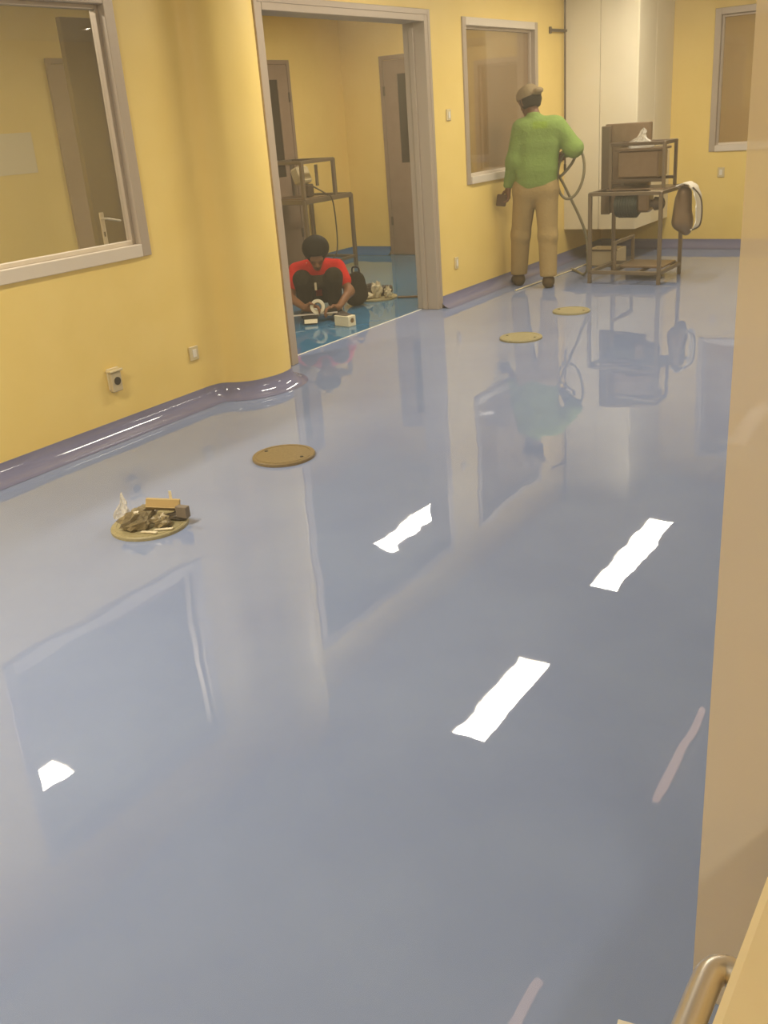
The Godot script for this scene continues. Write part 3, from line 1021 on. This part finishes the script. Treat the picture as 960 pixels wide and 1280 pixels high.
# ------------------------------------------------------------------ things on the floor
func disc(label: String, x: float, z: float, r: float, m: Material, group := ""):
	var t := thing("round_cover", label, "disc", V(x, 0.0, z), 0.0, group)
	var mb := MB.new()
	mb.lathe([Vector2(0.0, 0.0), Vector2(r, 0.0), Vector2(r, 0.012), Vector2(r - 0.004, 0.016), Vector2(0.0, 0.016)], 48)
	obj("plate", mb.mesh(), m, t)
	mb = MB.new()
	mb.lathe([Vector2(r - 0.024, 0.0159), Vector2(r - 0.024, 0.0175), Vector2(r - 0.016, 0.0175), Vector2(r - 0.016, 0.0159)], 48)
	obj("rim_ring", mb.mesh(), m, t)
	for k in 2:
		mb = MB.new()
		mb.lathe([Vector2(0.009, 0.0159), Vector2(0.009, 0.018), Vector2(0.0, 0.018)], 12, V((k * 2 - 1) * (r - 0.045), 0, 0))
		obj("lifting_hole", mb.mesh(), M.hole, t)

func lump(called: String, label: String, cat: String, p: Vector3, size: Vector3, sd: int, m: Material, turn := 0.0, group := ""):
	var o := obj(called, crumple(sd, size), m)
	o.position = p
	o.rotation.y = turn
	tag(o, label, cat, group)

func build_floor_items():
	disc("tan round cover piled with crumpled rubbish", -3.03, -2.61, 0.165, M.plate)
	disc("bare brown round cover in front of the pilaster", -3.055, -3.57, 0.16, M.plate_brown)
	disc("bare tan round cover in front of the tall window, farther from the cart", -3.07, -6.37, 0.155, M.plate)
	disc("bare tan round cover closest to the steel cart", -3.10, -7.37, 0.15, M.plate)
	# rubbish on the nearest cover (its top lies at 0.018)
	var y := 0.0185
	lump("crumpled_wrapper", "crumpled olive-grey wrapper at the middle of the rubbish cover", "wrapper", V(-3.035, y, -2.535), V(0.135, 0.085, 0.09), 41, M.foil, 0.7)
	lump("crumpled_foil", "shiny crumpled grey foil at the front of the rubbish cover", "foil", V(-2.95, y, -2.605), V(0.085, 0.055, 0.07), 42, M.foil, 0.2)
	lump("crumpled_film", "dark crumpled film under the cardboard on the rubbish cover", "film", V(-2.945, y, -2.70), V(0.09, 0.032, 0.07), 43, M.rubbish_dark, 0.4)
	lump("crumpled_paper_bag", "flat crumpled grey paper behind the foil on the rubbish cover", "paper", V(-3.09, y, -2.645), V(0.11, 0.06, 0.085), 44, M.foil, 1.2)
	var cb := thing("cardboard_piece", "folded tan cardboard piece leaning on the rubbish", "cardboard", V(-3.005, y + 0.030, -2.69), 0.65)
	var mb := MB.new()
	mb.box(V(-0.085, 0.0, -0.014), V(0.06, 0.050, 0.014), 0.003, Transform3D(Basis(Vector3.BACK, -0.14) * Basis(Vector3.RIGHT, -0.25), Vector3.ZERO))
	mb.box(V(-0.080, 0.0, -0.004), V(0.055, 0.036, 0.0), 0.001, Transform3D(Basis(Vector3.BACK, -0.14) * Basis(Vector3.RIGHT, 0.9), V(0, 0.006, 0.018)))
	obj("card_body", mb.mesh(), M.card, cb)
	mb = MB.new()
	mb.box(V(0.060, -0.012, -0.016), V(0.115, 0.038, 0.014), 0.002, Transform3D(Basis(Vector3.UP, -0.5), V(0.006, 0, 0.028)))
	obj("card_end", mb.mesh(), M.card_side, cb)
	obj("card_tab", boxm(V(0.02, 0.018, -0.020), V(0.032, 0.080, -0.016)), M.paper, cb)
	var w := obj("clear_scrap", bag_mesh(51, 0.075, 0.12), M.clear)
	w.position = V(-3.150, y - 0.001, -2.575)
	w.rotation.y = 0.9
	tag(w, "clear plastic scrap sticking up on the rubbish cover", "plastic scrap")
	for k in 2:
		mb = MB.new()
		mb.box(V(-0.04, 0, -0.008), V(0.04, 0.003, 0.008), 0.0, Transform3D(Basis(Vector3.BACK, 0.05), V(0, 0.002, 0)))
		var s := obj("paper_strip", mb.mesh(), M.paper)
		s.position = V(-2.945 + 0.035 * k, y - 0.0005, -2.525 - 0.05 * k)
		s.rotation.y = 0.2 + 0.3 * k
		tag(s, ["torn pale paper strip on the rubbish cover beside the olive wrapper", "torn pale paper strip on the rubbish cover beside the shiny foil"][k], "paper strip", "paper strips on the rubbish cover")
	# rubbish dish in the back room
	disc("tan round dish heaped with paper scraps in the back room", -5.15, -7.60, 0.20, M.plate)
	lump("crumpled_scrap", "dark crumpled scrap at the back of the paper heap in the doorway", "scrap", V(-5.255, y, -7.62), V(0.16, 0.12, 0.13), 61, M.rubbish_dark, 0.3)
	lump("crumpled_scrap", "dark crumpled scrap at the side of the paper heap in the doorway", "scrap", V(-5.10, y, -7.70), V(0.15, 0.10, 0.10), 62, M.rubbish_dark, 1.3)
	lump("paper_wad", "pale crumpled paper wad topping the heap in the doorway", "paper", V(-5.115, y, -7.565), V(0.10, 0.16, 0.08), 63, M.paper, 0.1)
	lump("paper_wad", "small pale paper wad at the front of the heap in the doorway", "paper", V(-5.17, y, -7.47), V(0.13, 0.06, 0.06), 64, M.paper, 0.9)
	lump("paper_wad", "pale paper wad beside the dark scrap of the heap in the doorway", "paper", V(-5.005, y, -7.585), V(0.07, 0.11, 0.07), 65, M.paper, 2.0)
	var st := obj("wooden_strip", boxm(V(-0.23, 0, -0.012), V(0.23, 0.016, 0.012), 0.003), M.wood)
	st.position = V(-4.72, 0.001, -7.72)
	st.rotation.y = 0.35
	tag(st, "thin brown wooden strip on the floor inside the doorway", "strip")
	# small white carton with round hole
	var t := thing("white_carton", "small white carton with a dark round mark on its end", "carton", V(-4.70, 0.001, -6.45), -0.15)
	obj("carton_body", boxm(V(-0.075, 0, -0.045), V(0.085, 0.085, 0.045), 0.003), M.paper, t)
	mb = MB.new()
	mb.tube([V(0.085, 0.048, 0.0), V(0.0868, 0.048, 0.0)], 0.02, 20)
	obj("round_mark", mb.mesh(), M.wood, t)
	obj("carton_flap", boxm(V(-0.07, 0.086, -0.046), V(0.05, 0.089, 0.03)), M.rubbish_dark, t)
	var k := obj("dark_cloth_roll", crumple(71, V(0.16, 0.08, 0.12)), M.rubbish_dark)
	k.position = V(-4.85, 0.001, -6.62)
	tag(k, "dark crumpled rag between the carton and the crouching person", "rag")
	var ca := thing("tape_cutter", "dark tape cutter with a white label in front of the crouching person", "tape cutter", V(-5.06, 0.001, -6.46), 0.6)
	obj("cutter_body", boxm(V(-0.06, 0, -0.05), V(0.06, 0.06, 0.05), 0.01), M.black, ca)
	mb = MB.new()
	mb.box(V(-0.05, 0.0, 0.0), V(0.06, 0.045, 0.002), 0.0, Transform3D(Basis(Vector3.RIGHT, -0.9), V(0, 0.012, 0.085)))
	obj("cutter_label", mb.mesh(), M.paper, ca)
	# pale cord along the skirting
	var cord := obj("pale_cord", tubem(smooth_path([V(-3.98, 0.008, -8.16), V(-3.96, 0.008, -8.5), V(-3.93, 0.008, -8.95), V(-3.92, 0.008, -9.6), V(-3.96, 0.008, -10.2)], 5), 0.0075, 8), M.paper)
	tag(cord, "pale cord lying on the floor along the far skirting", "cord")
	# dark bag behind the crouching person
	mb = MB.new()
	sdf_mesh(mb, [[V(0, 0.10, 0), V(0, 0.22, 0), 0.10, 0.08], [V(0.0, 0.08, 0.07), V(0, 0.16, 0.06), 0.07, 0.06]], 0.014, 0.05, func(p: Vector3): return 0.002 - p.y)
	var bg := thing("dark_bag", "dark rounded bag on the floor behind the crouching person", "bag", V(-5.13, 0, -7.27))
	obj("bag_body", mb.mesh(), M.dark_cloth, bg)
	obj("bag_handle", tubem(smooth_path([V(-0.04, 0.29, 0), V(-0.03, 0.335, 0), V(0.03, 0.335, 0), V(0.04, 0.29, 0)], 5), 0.008, 8), M.black, bg)

# ------------------------------------------------------------------ people
func hand_bones(w: Vector3, dir: Vector3, palm_n: Vector3, thumb_side: Vector3, curl: float) -> Array:
	# palm, four fingers of different length with two bends, and a thumb from the side of the palm
	dir = dir.normalized()
	palm_n = (palm_n - dir * palm_n.dot(dir)).normalized()
	thumb_side = (thumb_side - dir * thumb_side.dot(dir) - palm_n * thumb_side.dot(palm_n)).normalized()
	var out := []
	for s in [-0.026, -0.009, 0.009, 0.026]:
		out.append([w + thumb_side * s * 0.6, w + dir * 0.085 + thumb_side * s, 0.018, 0.0145])
	var lens := [0.072, 0.080, 0.076, 0.060]
	var i := 0
	for s in [0.030, 0.010, -0.010, -0.029]:
		var p: Vector3 = w + dir * 0.088 + thumb_side * s
		var d := dir
		for seg in 3:
			d = (d * cos(curl) + palm_n * sin(curl)).normalized()
			var pn: Vector3 = palm_n
			var q: Vector3 = p + d * lens[i] * [0.45, 0.31, 0.24][seg]
			out.append([p, q, 0.0098 - 0.0008 * seg, 0.0092 - 0.0008 * seg])
			p = q
			palm_n = pn
			d = (d + palm_n * curl * 0.35).normalized()
		i += 1
	var tp := w + dir * 0.03 + thumb_side * 0.028
	var t1 := tp + (dir * 0.6 + thumb_side * 0.7 + palm_n * 0.35).normalized() * 0.042
	var t2 := t1 + (dir * 0.85 + thumb_side * 0.15 + palm_n * 0.6).normalized() * 0.034
	out.append([w + dir * 0.015 + thumb_side * 0.012, tp, 0.017, 0.014])
	out.append([tp, t1, 0.0135, 0.011])
	out.append([t1, t2, 0.0108, 0.0092])
	return out

func head_bones(c: Vector3, up: Vector3, fw: Vector3, s := 1.0) -> Array:
	var rt := up.cross(fw).normalized()
	var o := []
	o.append([c + up * 0.03 * s - fw * 0.015 * s, c + up * 0.035 * s + fw * 0.02 * s, 0.088 * s, 0.082 * s])
	o.append([c - up * 0.03 * s + fw * 0.025 * s, c - up * 0.085 * s + fw * 0.05 * s, 0.064 * s, 0.036 * s])
	o.append([c + up * 0.012 * s + fw * 0.095 * s, c - up * 0.022 * s + fw * 0.112 * s, 0.010 * s, 0.014 * s])
	o.append([c + up * 0.03 * s + fw * 0.088 * s - rt * 0.03 * s, c + up * 0.03 * s + fw * 0.088 * s + rt * 0.03 * s, 0.014 * s, 0.014 * s])
	o.append([c - up * 0.055 * s + fw * 0.083 * s - rt * 0.014 * s, c - up * 0.055 * s + fw * 0.083 * s + rt * 0.014 * s, 0.011 * s, 0.011 * s])
	for q in [-1.0, 1.0]:
		o.append([c + rt * q * 0.084 * s + up * 0.018 * s - fw * 0.008 * s, c + rt * q * 0.08 * s - up * 0.022 * s, 0.014 * s, 0.010 * s])
	return o

func face_parts(parent: Node3D, c: Vector3, up: Vector3, fw: Vector3, s := 1.0):
	var rt := up.cross(fw).normalized()
	for q in [-1.0, 1.0]:
		var mb := MB.new()
		var e: Vector3 = c + up * 0.008 * s + fw * 0.086 * s + rt * q * 0.032 * s
		mb.tube([e - fw * 0.008, e, e + fw * 0.005, e + fw * 0.007], [0.011 * s, 0.012 * s, 0.008 * s, 0.002], 12)
		obj("eye", mb.mesh(), M.black, parent)
	var m2 := MB.new()
	var mo := c - up * 0.055 * s + fw * 0.093 * s
	m2.tube([mo - rt * 0.022 * s, mo - rt * 0.008 * s + fw * 0.004, mo + rt * 0.008 * s + fw * 0.004, mo + rt * 0.022 * s], [0.002, 0.004, 0.004, 0.002], 8)
	obj("mouth", m2.mesh(), M.seal, parent)

func build_man():
	var t := thing("person", "person in green long-sleeved shirt and khaki trousers standing with a hose loop", "person", V(-3.95, 0, -8.45))
	var f := V(0.4235, 0, 0.906).normalized()
	t.transform = Transform3D(Basis(V(f.z, 0, -f.x), Vector3.UP, f), V(-3.95, 0, -8.45))
	var head := V(0.0, 1.60, -0.03)
	var fw := V(-0.62, -0.28, -0.72).normalized()
	var up := (V(-0.12, 1.0, -0.15) - fw * V(-0.12, 1.0, -0.15).dot(fw)).normalized()
	var neck := V(0.045, 1.47, 0.0)
	var shl := V(-0.075, 1.385, 0.0)
	var shr := V(0.235, 1.385, 0.0)
	var ell := V(-0.145, 1.13, 0.035)
	var wrl := V(-0.200, 0.895, -0.03)
	var elr := V(0.395, 1.195, 0.03)
	var wrr := V(0.32, 1.15, -0.20)
	var hpl := V(-0.045, 0.87, -0.01)
	var hpr := V(0.135, 0.865, 0.01)
	var knl := V(-0.095, 0.47, -0.06)
	var knr := V(0.150, 0.46, 0.05)
	var anl := V(-0.118, 0.095, -0.10)
	var anr := V(0.152, 0.09, 0.10)
	var toel := V(-0.150, 0.035, -0.25)
	var toer := V(0.170, 0.035, -0.06)
	# skin
	var mb := MB.new()
	sdf_mesh(mb, [[neck, V(0.02, 1.55, -0.01), 0.058, 0.05], [V(0.0, 1.36, 0), V(0.16, 1.36, 0), 0.09, 0.09], [V(0.08, 1.33, 0), V(0.045, 0.95, 0), 0.09, 0.085],
		[shl, ell, 0.05, 0.04], [ell, wrl, 0.04, 0.028], [shr, elr, 0.05, 0.04], [elr, wrr, 0.04, 0.028],
		[hpl, knl, 0.075, 0.05], [knl, anl, 0.05, 0.035], [hpr, knr, 0.075, 0.05], [knr, anr, 0.05, 0.035], [hpl, hpr, 0.09, 0.09], [anl, toel, 0.032, 0.026], [anr, toer, 0.032, 0.026]], 0.014, 0.04)
	sdf_mesh(mb, head_bones(head, up, fw), 0.006, 0.022)
	sdf_mesh(mb, [[wrl - (wrl - ell).normalized() * 0.0, wrl, 0.027, 0.027]] + hand_bones(wrl, V(-0.10, -1.0, -0.12), V(-0.75, -0.2, 0.3), V(0.3, 0, -1), 0.55), 0.0045, 0.012)
	sdf_mesh(mb, hand_bones(wrr, V(-0.35, -0.1, -1.0), V(0, -1, 0.1), V(-1, 0, 0.3), 0.75), 0.0045, 0.012)
	var body := obj("body", mb.mesh(), M.skin_man, t)
	face_parts(body, head, up, fw)
	# shirt
	mb = MB.new()
	sdf_mesh(mb, [[V(-0.01, 1.36, 0.0), V(0.17, 1.36, 0.0), 0.118, 0.118], [V(0.0, 1.25, 0.0), V(0.15, 1.25, 0.0), 0.125, 0.125], [V(0.0, 1.15, 0.0), V(0.13, 1.15, 0.0), 0.124, 0.124], [V(-0.005, 1.07, 0.0), V(0.115, 1.07, 0.0), 0.124, 0.124],
		[V(-0.01, 0.94, 0.0), V(0.105, 0.94, 0.0), 0.132, 0.132], [V(-0.005, 1.04, 0.0), V(0.105, 1.03, 0.0), 0.135, 0.135], [neck - V(0, 0.03, 0), neck + V(-0.01, 0.005, 0), 0.082, 0.064],
		[shl, ell, 0.085, 0.066], [ell, wrl + V(0, 0.02, 0), 0.066, 0.045], [shr, elr, 0.088, 0.07], [elr, wrr + (elr - wrr).normalized() * 0.03, 0.068, 0.046],
		[ell + V(-0.02, -0.03, 0), ell + V(0.03, -0.05, 0.02), 0.05, 0.045], [elr + V(-0.05, 0.0, 0.02), elr + V(-0.02, -0.02, 0.03), 0.06, 0.06],
		[V(-0.10, 1.0, 0.09), V(0.10, 1.02, 0.10), 0.02, 0.02], [V(0.12, 0.99, 0.09), V(0.20, 1.03, 0.05), 0.02, 0.015]], 0.010, 0.035,
		func(p: Vector3): return 0.858 - 0.12 * (p.x - 0.05) - p.y)
	for i in mb.v.size():
		var p := mb.v[i]
		var c := Color(0.95, 0.95, 0.95)
		# yellow print across the upper back, dotted like lettering
		if p.z > 0.03 and p.x > 0.02 and p.x < 0.155 and p.y > 1.375 and p.y < 1.435:
			c = Color(2.4, 1.75, 0.5) if sin(p.x * 260.0) > -0.75 else Color(1.6, 1.3, 0.7)
		mb.c.append(c)
	obj("shirt", mb.mesh(), M.green, t)
	# trousers
	mb = MB.new()
	sdf_mesh(mb, [[V(-0.03, 0.92, 0), V(0.12, 0.92, 0), 0.112, 0.112], [hpl, hpr, 0.122, 0.122], [hpl + V(-0.005, -0.03, 0), knl, 0.108, 0.088], [knl, anl + V(0, 0.02, 0), 0.088, 0.078],
		[hpr + V(0.005, -0.03, 0), knr, 0.108, 0.088], [knr, anr + V(0, 0.03, 0), 0.088, 0.078], [knl + V(-0.03, 0.0, 0.03), knl + V(0.03, -0.02, 0.04), 0.05, 0.05], [knr + V(-0.03, 0.0, 0.03), knr + V(0.03, -0.02, 0.04), 0.05, 0.05]], 0.011, 0.03,
		func(p: Vector3): return max(0.10 - p.y, p.y - 0.97))
	obj("trousers", mb.mesh(), M.khaki, t)
	# shoes and socks
	for a in [[anl, toel], [anr, toer]]:
		var an: Vector3 = a[0]
		var to: Vector3 = a[1]
		mb = MB.new()
		sdf_mesh(mb, [[V(an.x, 0.045, an.z + 0.045), V(an.x, 0.045, an.z - 0.02), 0.048, 0.046], [V(an.x, 0.045, an.z), V(to.x, 0.036, to.z), 0.047, 0.044], [V(an.x, 0.09, an.z), V(an.x, 0.06, an.z), 0.044, 0.046]], 0.008, 0.03, func(p: Vector3): return 0.002 - p.y)
		obj("shoe", mb.mesh(), M.shoe, t)
		obj("sock", tubem([an + V(0, -0.02, 0), an + V(0, 0.07, 0)], [0.043, 0.045], 14), M.sock, t)
	# cap: dome, band and brim
	var rt := up.cross(fw).normalized()
	mb = MB.new()
	sdf_mesh(mb, [[head + up * 0.045 - fw * 0.02, head + up * 0.048 + fw * 0.022, 0.100, 0.094]], 0.008, 0.02,
		func(p: Vector3): return 0.022 - (p - head).dot(up) - 0.12 * (p - head).dot(fw) * -1.0)
	var cap := obj("cap", mb.mesh(), M.cap, t)
	mb = MB.new()
	sdf_mesh(mb, [[head + up * 0.040 - fw * 0.10 - rt * 0.05, head + up * 0.040 - fw * 0.10 + rt * 0.05, 0.012, 0.012], [head + up * 0.050 - fw * 0.150 - rt * 0.03, head + up * 0.050 - fw * 0.150 + rt * 0.03, 0.009, 0.009], [head + up * 0.055 - fw * 0.095, head + up * 0.05 - fw * 0.15, 0.012, 0.009]], 0.006, 0.06)
	obj("brim", mb.mesh(), M.cap, cap)
	mb = MB.new()
	sdf_mesh(mb, [[head + up * 0.02 - fw * 0.018, head + up * 0.02 + fw * 0.01, 0.094, 0.088], [head - up * 0.03 - fw * 0.03, head - fw * 0.03, 0.07, 0.085]], 0.006, 0.03,
		func(p: Vector3): return max((p - head).dot(fw) - 0.03, max(-0.055 - (p - head).dot(up), (p - head).dot(up) - 0.06)))
	obj("hair", mb.mesh(), M.hair, t)
	# block in the left hand
	var sp := obj("scrubbing_block", boxm(V(-0.045, -0.055, -0.035), V(0.045, 0.045, 0.035), 0.008), M.sponge)
	sp.transform = t.transform * Transform3D(Basis(Vector3.BACK, -0.15), wrl + V(-0.065, -0.105, -0.005))
	tag(sp, "dark brown scrubbing block held in the hand of the standing person", "block")
	# hose loop over the right arm
	var h := thing("hose", "grey hose looped over the arm of the standing person", "hose", Vector3.ZERO)
	h.transform = t.transform
	var loop := []
	for i in 41:
		var a := -PI * 0.35 + TAU * 1.0 * i / 40.0
		loop.append(V(0.36 + 0.115 * sin(a) + 0.025 * cos(a) * 1.0, 0.985 + 0.225 * cos(a), -0.06 + 0.012 * i / 40.0 + 0.05 * sin(a)))
	obj("loop", tubem(loop, 0.0125, 10), M.hose, h)
	obj("inner_loop", tubem(smooth_path([V(0.40, 1.115, -0.08), V(0.37, 1.06, -0.09), V(0.32, 1.0, -0.10), V(0.26, 0.95, -0.12), V(0.18, 0.93, -0.17)], 6), 0.0125, 10), M.hose, h)
	obj("clip", boxm(V(0.30, 1.00, -0.12), V(0.322, 1.06, -0.09), 0.004), M.steel_dark, h)
	obj("tail", tubem(smooth_path([V(0.20, 1.05, -0.17), V(0.29, 0.90, -0.20), V(0.36, 0.76, -0.24), V(0.46, 0.55, -0.28), V(0.52, 0.36, -0.32), V(0.53, 0.10, -0.34), V(0.50, 0.014, -0.45), V(0.45, 0.014, -0.65), V(0.40, 0.014, -0.82)], 6), 0.0125, 10), M.hose, h)

func build_crouching():
	var t := thing("person", "person in a red shirt crouching over tape and tools in the doorway", "person")
	var f := V(0.608, 0, 0.794).normalized()
	t.transform = Transform3D(Basis(V(f.z, 0, -f.x), Vector3.UP, f), V(-5.25, 0, -6.86))
	var head := V(0.005, 0.525, 0.13)
	var fw := V(0.0, -0.62, 0.78).normalized()
	var up := (V(0, 0.9, 0.6) - fw * V(0, 0.9, 0.6).dot(fw)).normalized()
	var hips := [V(-0.09, 0.15, -0.17), V(0.09, 0.15, -0.17)]
	var knees := [V(-0.135, 0.335, 0.20), V(0.135, 0.335, 0.20)]
	var ankles := [V(-0.12, 0.085, 0.07), V(0.13, 0.085, 0.07)]
	var toes := [V(-0.14, 0.035, 0.23), V(0.15, 0.035, 0.23)]
	var sh := [V(-0.175, 0.385, 0.02), V(0.175, 0.385, 0.02)]
	var el := [V(-0.255, 0.185, 0.17), V(0.262, 0.195, 0.17)]
	var wr := [V(-0.135, 0.118, 0.345), V(0.150, 0.095, 0.345)]
	# skin
	var mb := MB.new()
	var bones := [[V(0, 0.40, 0.0), V(0, 0.47, 0.09), 0.055, 0.05], [V(-0.08, 0.37, 0), V(0.08, 0.37, 0), 0.08, 0.08], [V(0, 0.36, 0), V(0, 0.17, -0.16), 0.09, 0.10], [hips[0], hips[1], 0.08, 0.08]]
	for i in 2:
		bones.append([sh[i], el[i], 0.046, 0.040])
		bones.append([el[i], wr[i], 0.040, 0.027])
		bones.append([hips[i], knees[i], 0.07, 0.05])
		bones.append([knees[i], ankles[i], 0.048, 0.033])
		bones.append([ankles[i], toes[i], 0.03, 0.024])
	sdf_mesh(mb, bones, 0.012, 0.035)
	sdf_mesh(mb, head_bones(head, up, fw, 1.05), 0.006, 0.022)
	sdf_mesh(mb, hand_bones(wr[0], V(1.0, -0.12, 0.25), V(0, -0.4, 1.0), V(0, 1, 0.3), 0.45), 0.0045, 0.012)
	sdf_mesh(mb, hand_bones(wr[1], V(-1.0, -0.12, 0.30), V(0, -0.6, 0.8), V(0, 1, 0.3), 0.5), 0.0045, 0.012)
	var body := obj("body", mb.mesh(), M.skin_boy, t)
	face_parts(body, head, up, fw, 1.05)
	# red shirt
	mb = MB.new()
	var sb := [[V(-0.09, 0.365, -0.01), V(0.09, 0.365, -0.01), 0.105, 0.105], [V(-0.06, 0.28, -0.08), V(0.06, 0.28, -0.08), 0.115, 0.115], [V(-0.05, 0.19, -0.15), V(0.05, 0.19, -0.15), 0.115, 0.115], [V(0, 0.40, 0.01), V(0, 0.435, 0.05), 0.08, 0.066]]
	for i in 2:
		sb.append([sh[i], sh[i].lerp(el[i], 0.55), 0.074, 0.066])
	sdf_mesh(mb, sb, 0.010, 0.035, func(p: Vector3): return 0.14 - p.y)
	obj("shirt", mb.mesh(), M.red, t)
	obj("collar", tubem([V(-0.07, 0.455, 0.03), V(-0.085, 0.44, 0.055)], [0.012, 0.010], 8), M.paper, t)
	# dark trousers with the knees drawn up
	mb = MB.new()
	var tb := [[hips[0], hips[1], 0.115, 0.115]]
	for i in 2:
		tb.append([hips[i], knees[i], 0.098, 0.074])
		tb.append([knees[i], ankles[i] + V(0, 0.01, 0), 0.074, 0.060])
	tb.append([V(-0.09, 0.29, 0.14), V(0.09, 0.29, 0.14), 0.06, 0.06])
	sdf_mesh(mb, tb, 0.011, 0.03, func(p: Vector3): return 0.07 - p.y)
	obj("trousers", mb.mesh(), M.dark_cloth, t)
	for i in 2:
		mb = MB.new()
		var an: Vector3 = ankles[i]
		var to: Vector3 = toes[i]
		sdf_mesh(mb, [[V(an.x, 0.042, an.z - 0.04), V(to.x, 0.036, to.z), 0.042, 0.040], [V(an.x, 0.08, an.z), V(an.x, 0.05, an.z), 0.04, 0.042]], 0.009, 0.03, func(p: Vector3): return 0.002 - p.y)
		obj("shoe", mb.mesh(), M.black, t)
	# full dark hair
	mb = MB.new()
	sdf_mesh(mb, [[head + up * 0.055 - fw * 0.03, head + up * 0.06 + fw * 0.025, 0.098, 0.094], [head - fw * 0.045, head + up * 0.05 - fw * 0.03, 0.075, 0.09], [head + up * 0.075 - V(0.03, 0, 0), head + up * 0.08 + V(0.03, 0, 0), 0.085, 0.085]], 0.007, 0.03,
		func(p: Vector3): return min((p - head).dot(fw) - 0.088, 0.030 - (p - head).dot(up) + 0.5 * (p - head).dot(fw)))
	obj("hair", mb.mesh(), M.hair, t)
	obj("badge", boxm(V(-0.035, 0.235, 0.212), V(-0.015, 0.30, 0.218), 0.002), M.socket_grey, t)
	# tape roll held up, and the tool in the other hand
	var tr := thing("tape_roll", "cream roll of masking tape held by the crouching person", "tape roll")
	tr.transform = t.transform * Transform3D(Basis(Vector3.RIGHT, PI / 2 - 0.2), V(-0.025, 0.125, 0.385))
	mb = MB.new()
	mb.lathe([Vector2(0.038, -0.022), Vector2(0.062, -0.022), Vector2(0.062, 0.022), Vector2(0.038, 0.022), Vector2(0.038, -0.022)], 32)
	obj("tape", mb.mesh(), M.paper, tr)
	mb = MB.new()
	mb.lathe([Vector2(0.033, -0.021), Vector2(0.0379, -0.021), Vector2(0.0379, 0.021), Vector2(0.033, 0.021), Vector2(0.033, -0.021)], 28)
	obj("core", mb.mesh(), M.card, tr)
	var ft := obj("tape_end", boxm(V(-0.035, -0.002, 0.02), V(0.01, 0.055, 0.021)), M.clear, tr)
	ft.rotation.x = -PI / 2
	ft.position = V(0, 0.0, 0.065)
	var kn := thing("scraper", "dark scraper with a pale blade held by the crouching person", "scraper")
	kn.transform = t.transform * Transform3D(Basis(Vector3.UP, 0.15), V(0.055, 0.085, 0.385))
	obj("grip", boxm(V(-0.01, -0.016, -0.016), V(0.08, 0.016, 0.016), 0.006), M.black, kn)
	obj("blade", boxm(V(-0.10, -0.020, -0.002), V(-0.012, 0.020, 0.002), 0.001), M.stainless, kn)
	var bar := obj("metal_strip", barm(V(-0.25, 0, 0), V(0.16, 0.0, 0), 0.022, 0.010), M.alu_pale)
	bar.transform = t.transform * Transform3D(Basis(), V(-0.02, 0.068, 0.40))
	tag(bar, "pale metal strip lying across the hands of the crouching person", "strip")

# ------------------------------------------------------------------ things close to the photographer
func build_near_camera():
	# translucent plastic strip hanging from a rail
	var c := thing("plastic_curtain", "translucent yellowish plastic curtain strip hanging beside the handrail", "curtain", V(0.0, 0.03, -1.37))
	var n := 2
	for i in n:
		var x0 := -0.335 + i * 0.36
		obj("strip", boxm(V(x0, -0.025, -0.0015 - 0.006 * i), V(x0 + 0.37, 2.62, 0.0015 - 0.006 * i)), M.curtain, c)
	obj("rail", boxm(V(-0.36, 2.60, -0.02), V(0.42, CEIL - 0.03, 0.02), 0.003), M.alu, c)
	# low yellow wall with stainless rail
	struct("wall_low", boxm(V(-0.195, 0.0, -1.33), V(0.45, 0.50, 0.6), 0.012), M.cream, "low pale yellow parapet wall under the photographer", "wall")
	var r := thing("handrail", "brushed stainless tube handrail along the low pale yellow wall", "handrail", V(-0.231, 0.43, -0.5))
	obj("tube", tubem(smooth_path([V(0.035, 0, -0.548), V(0.018, 0, -0.552), V(0.004, 0, -0.54), V(0.0, 0, -0.51), V(0, 0, -0.40), V(0, 0, 0.0), V(0, 0, 0.45), V(0, 0, 0.9)], 6), 0.0205, 20), M.stainless, r)
	for z in [-0.2, 0.6]:
		obj("bracket", tubem([V(0.035, -0.03, z), V(0.0, -0.03, z), V(0, -0.015, z)], 0.007, 8), M.stainless, r)
	# white card on the floor
	var p := thing("white_box", "small white flat box on the floor beside the low wall", "box", V(-0.368, 0.001, -1.19), 0.18)
	obj("box_body", boxm(V(-0.05, 0, -0.06), V(0.045, 0.012, 0.07), 0.002), M.white, p)
	obj("box_lid", boxm(V(-0.051, 0.0122, -0.061), V(0.046, 0.016, 0.071), 0.001), M.white, p)
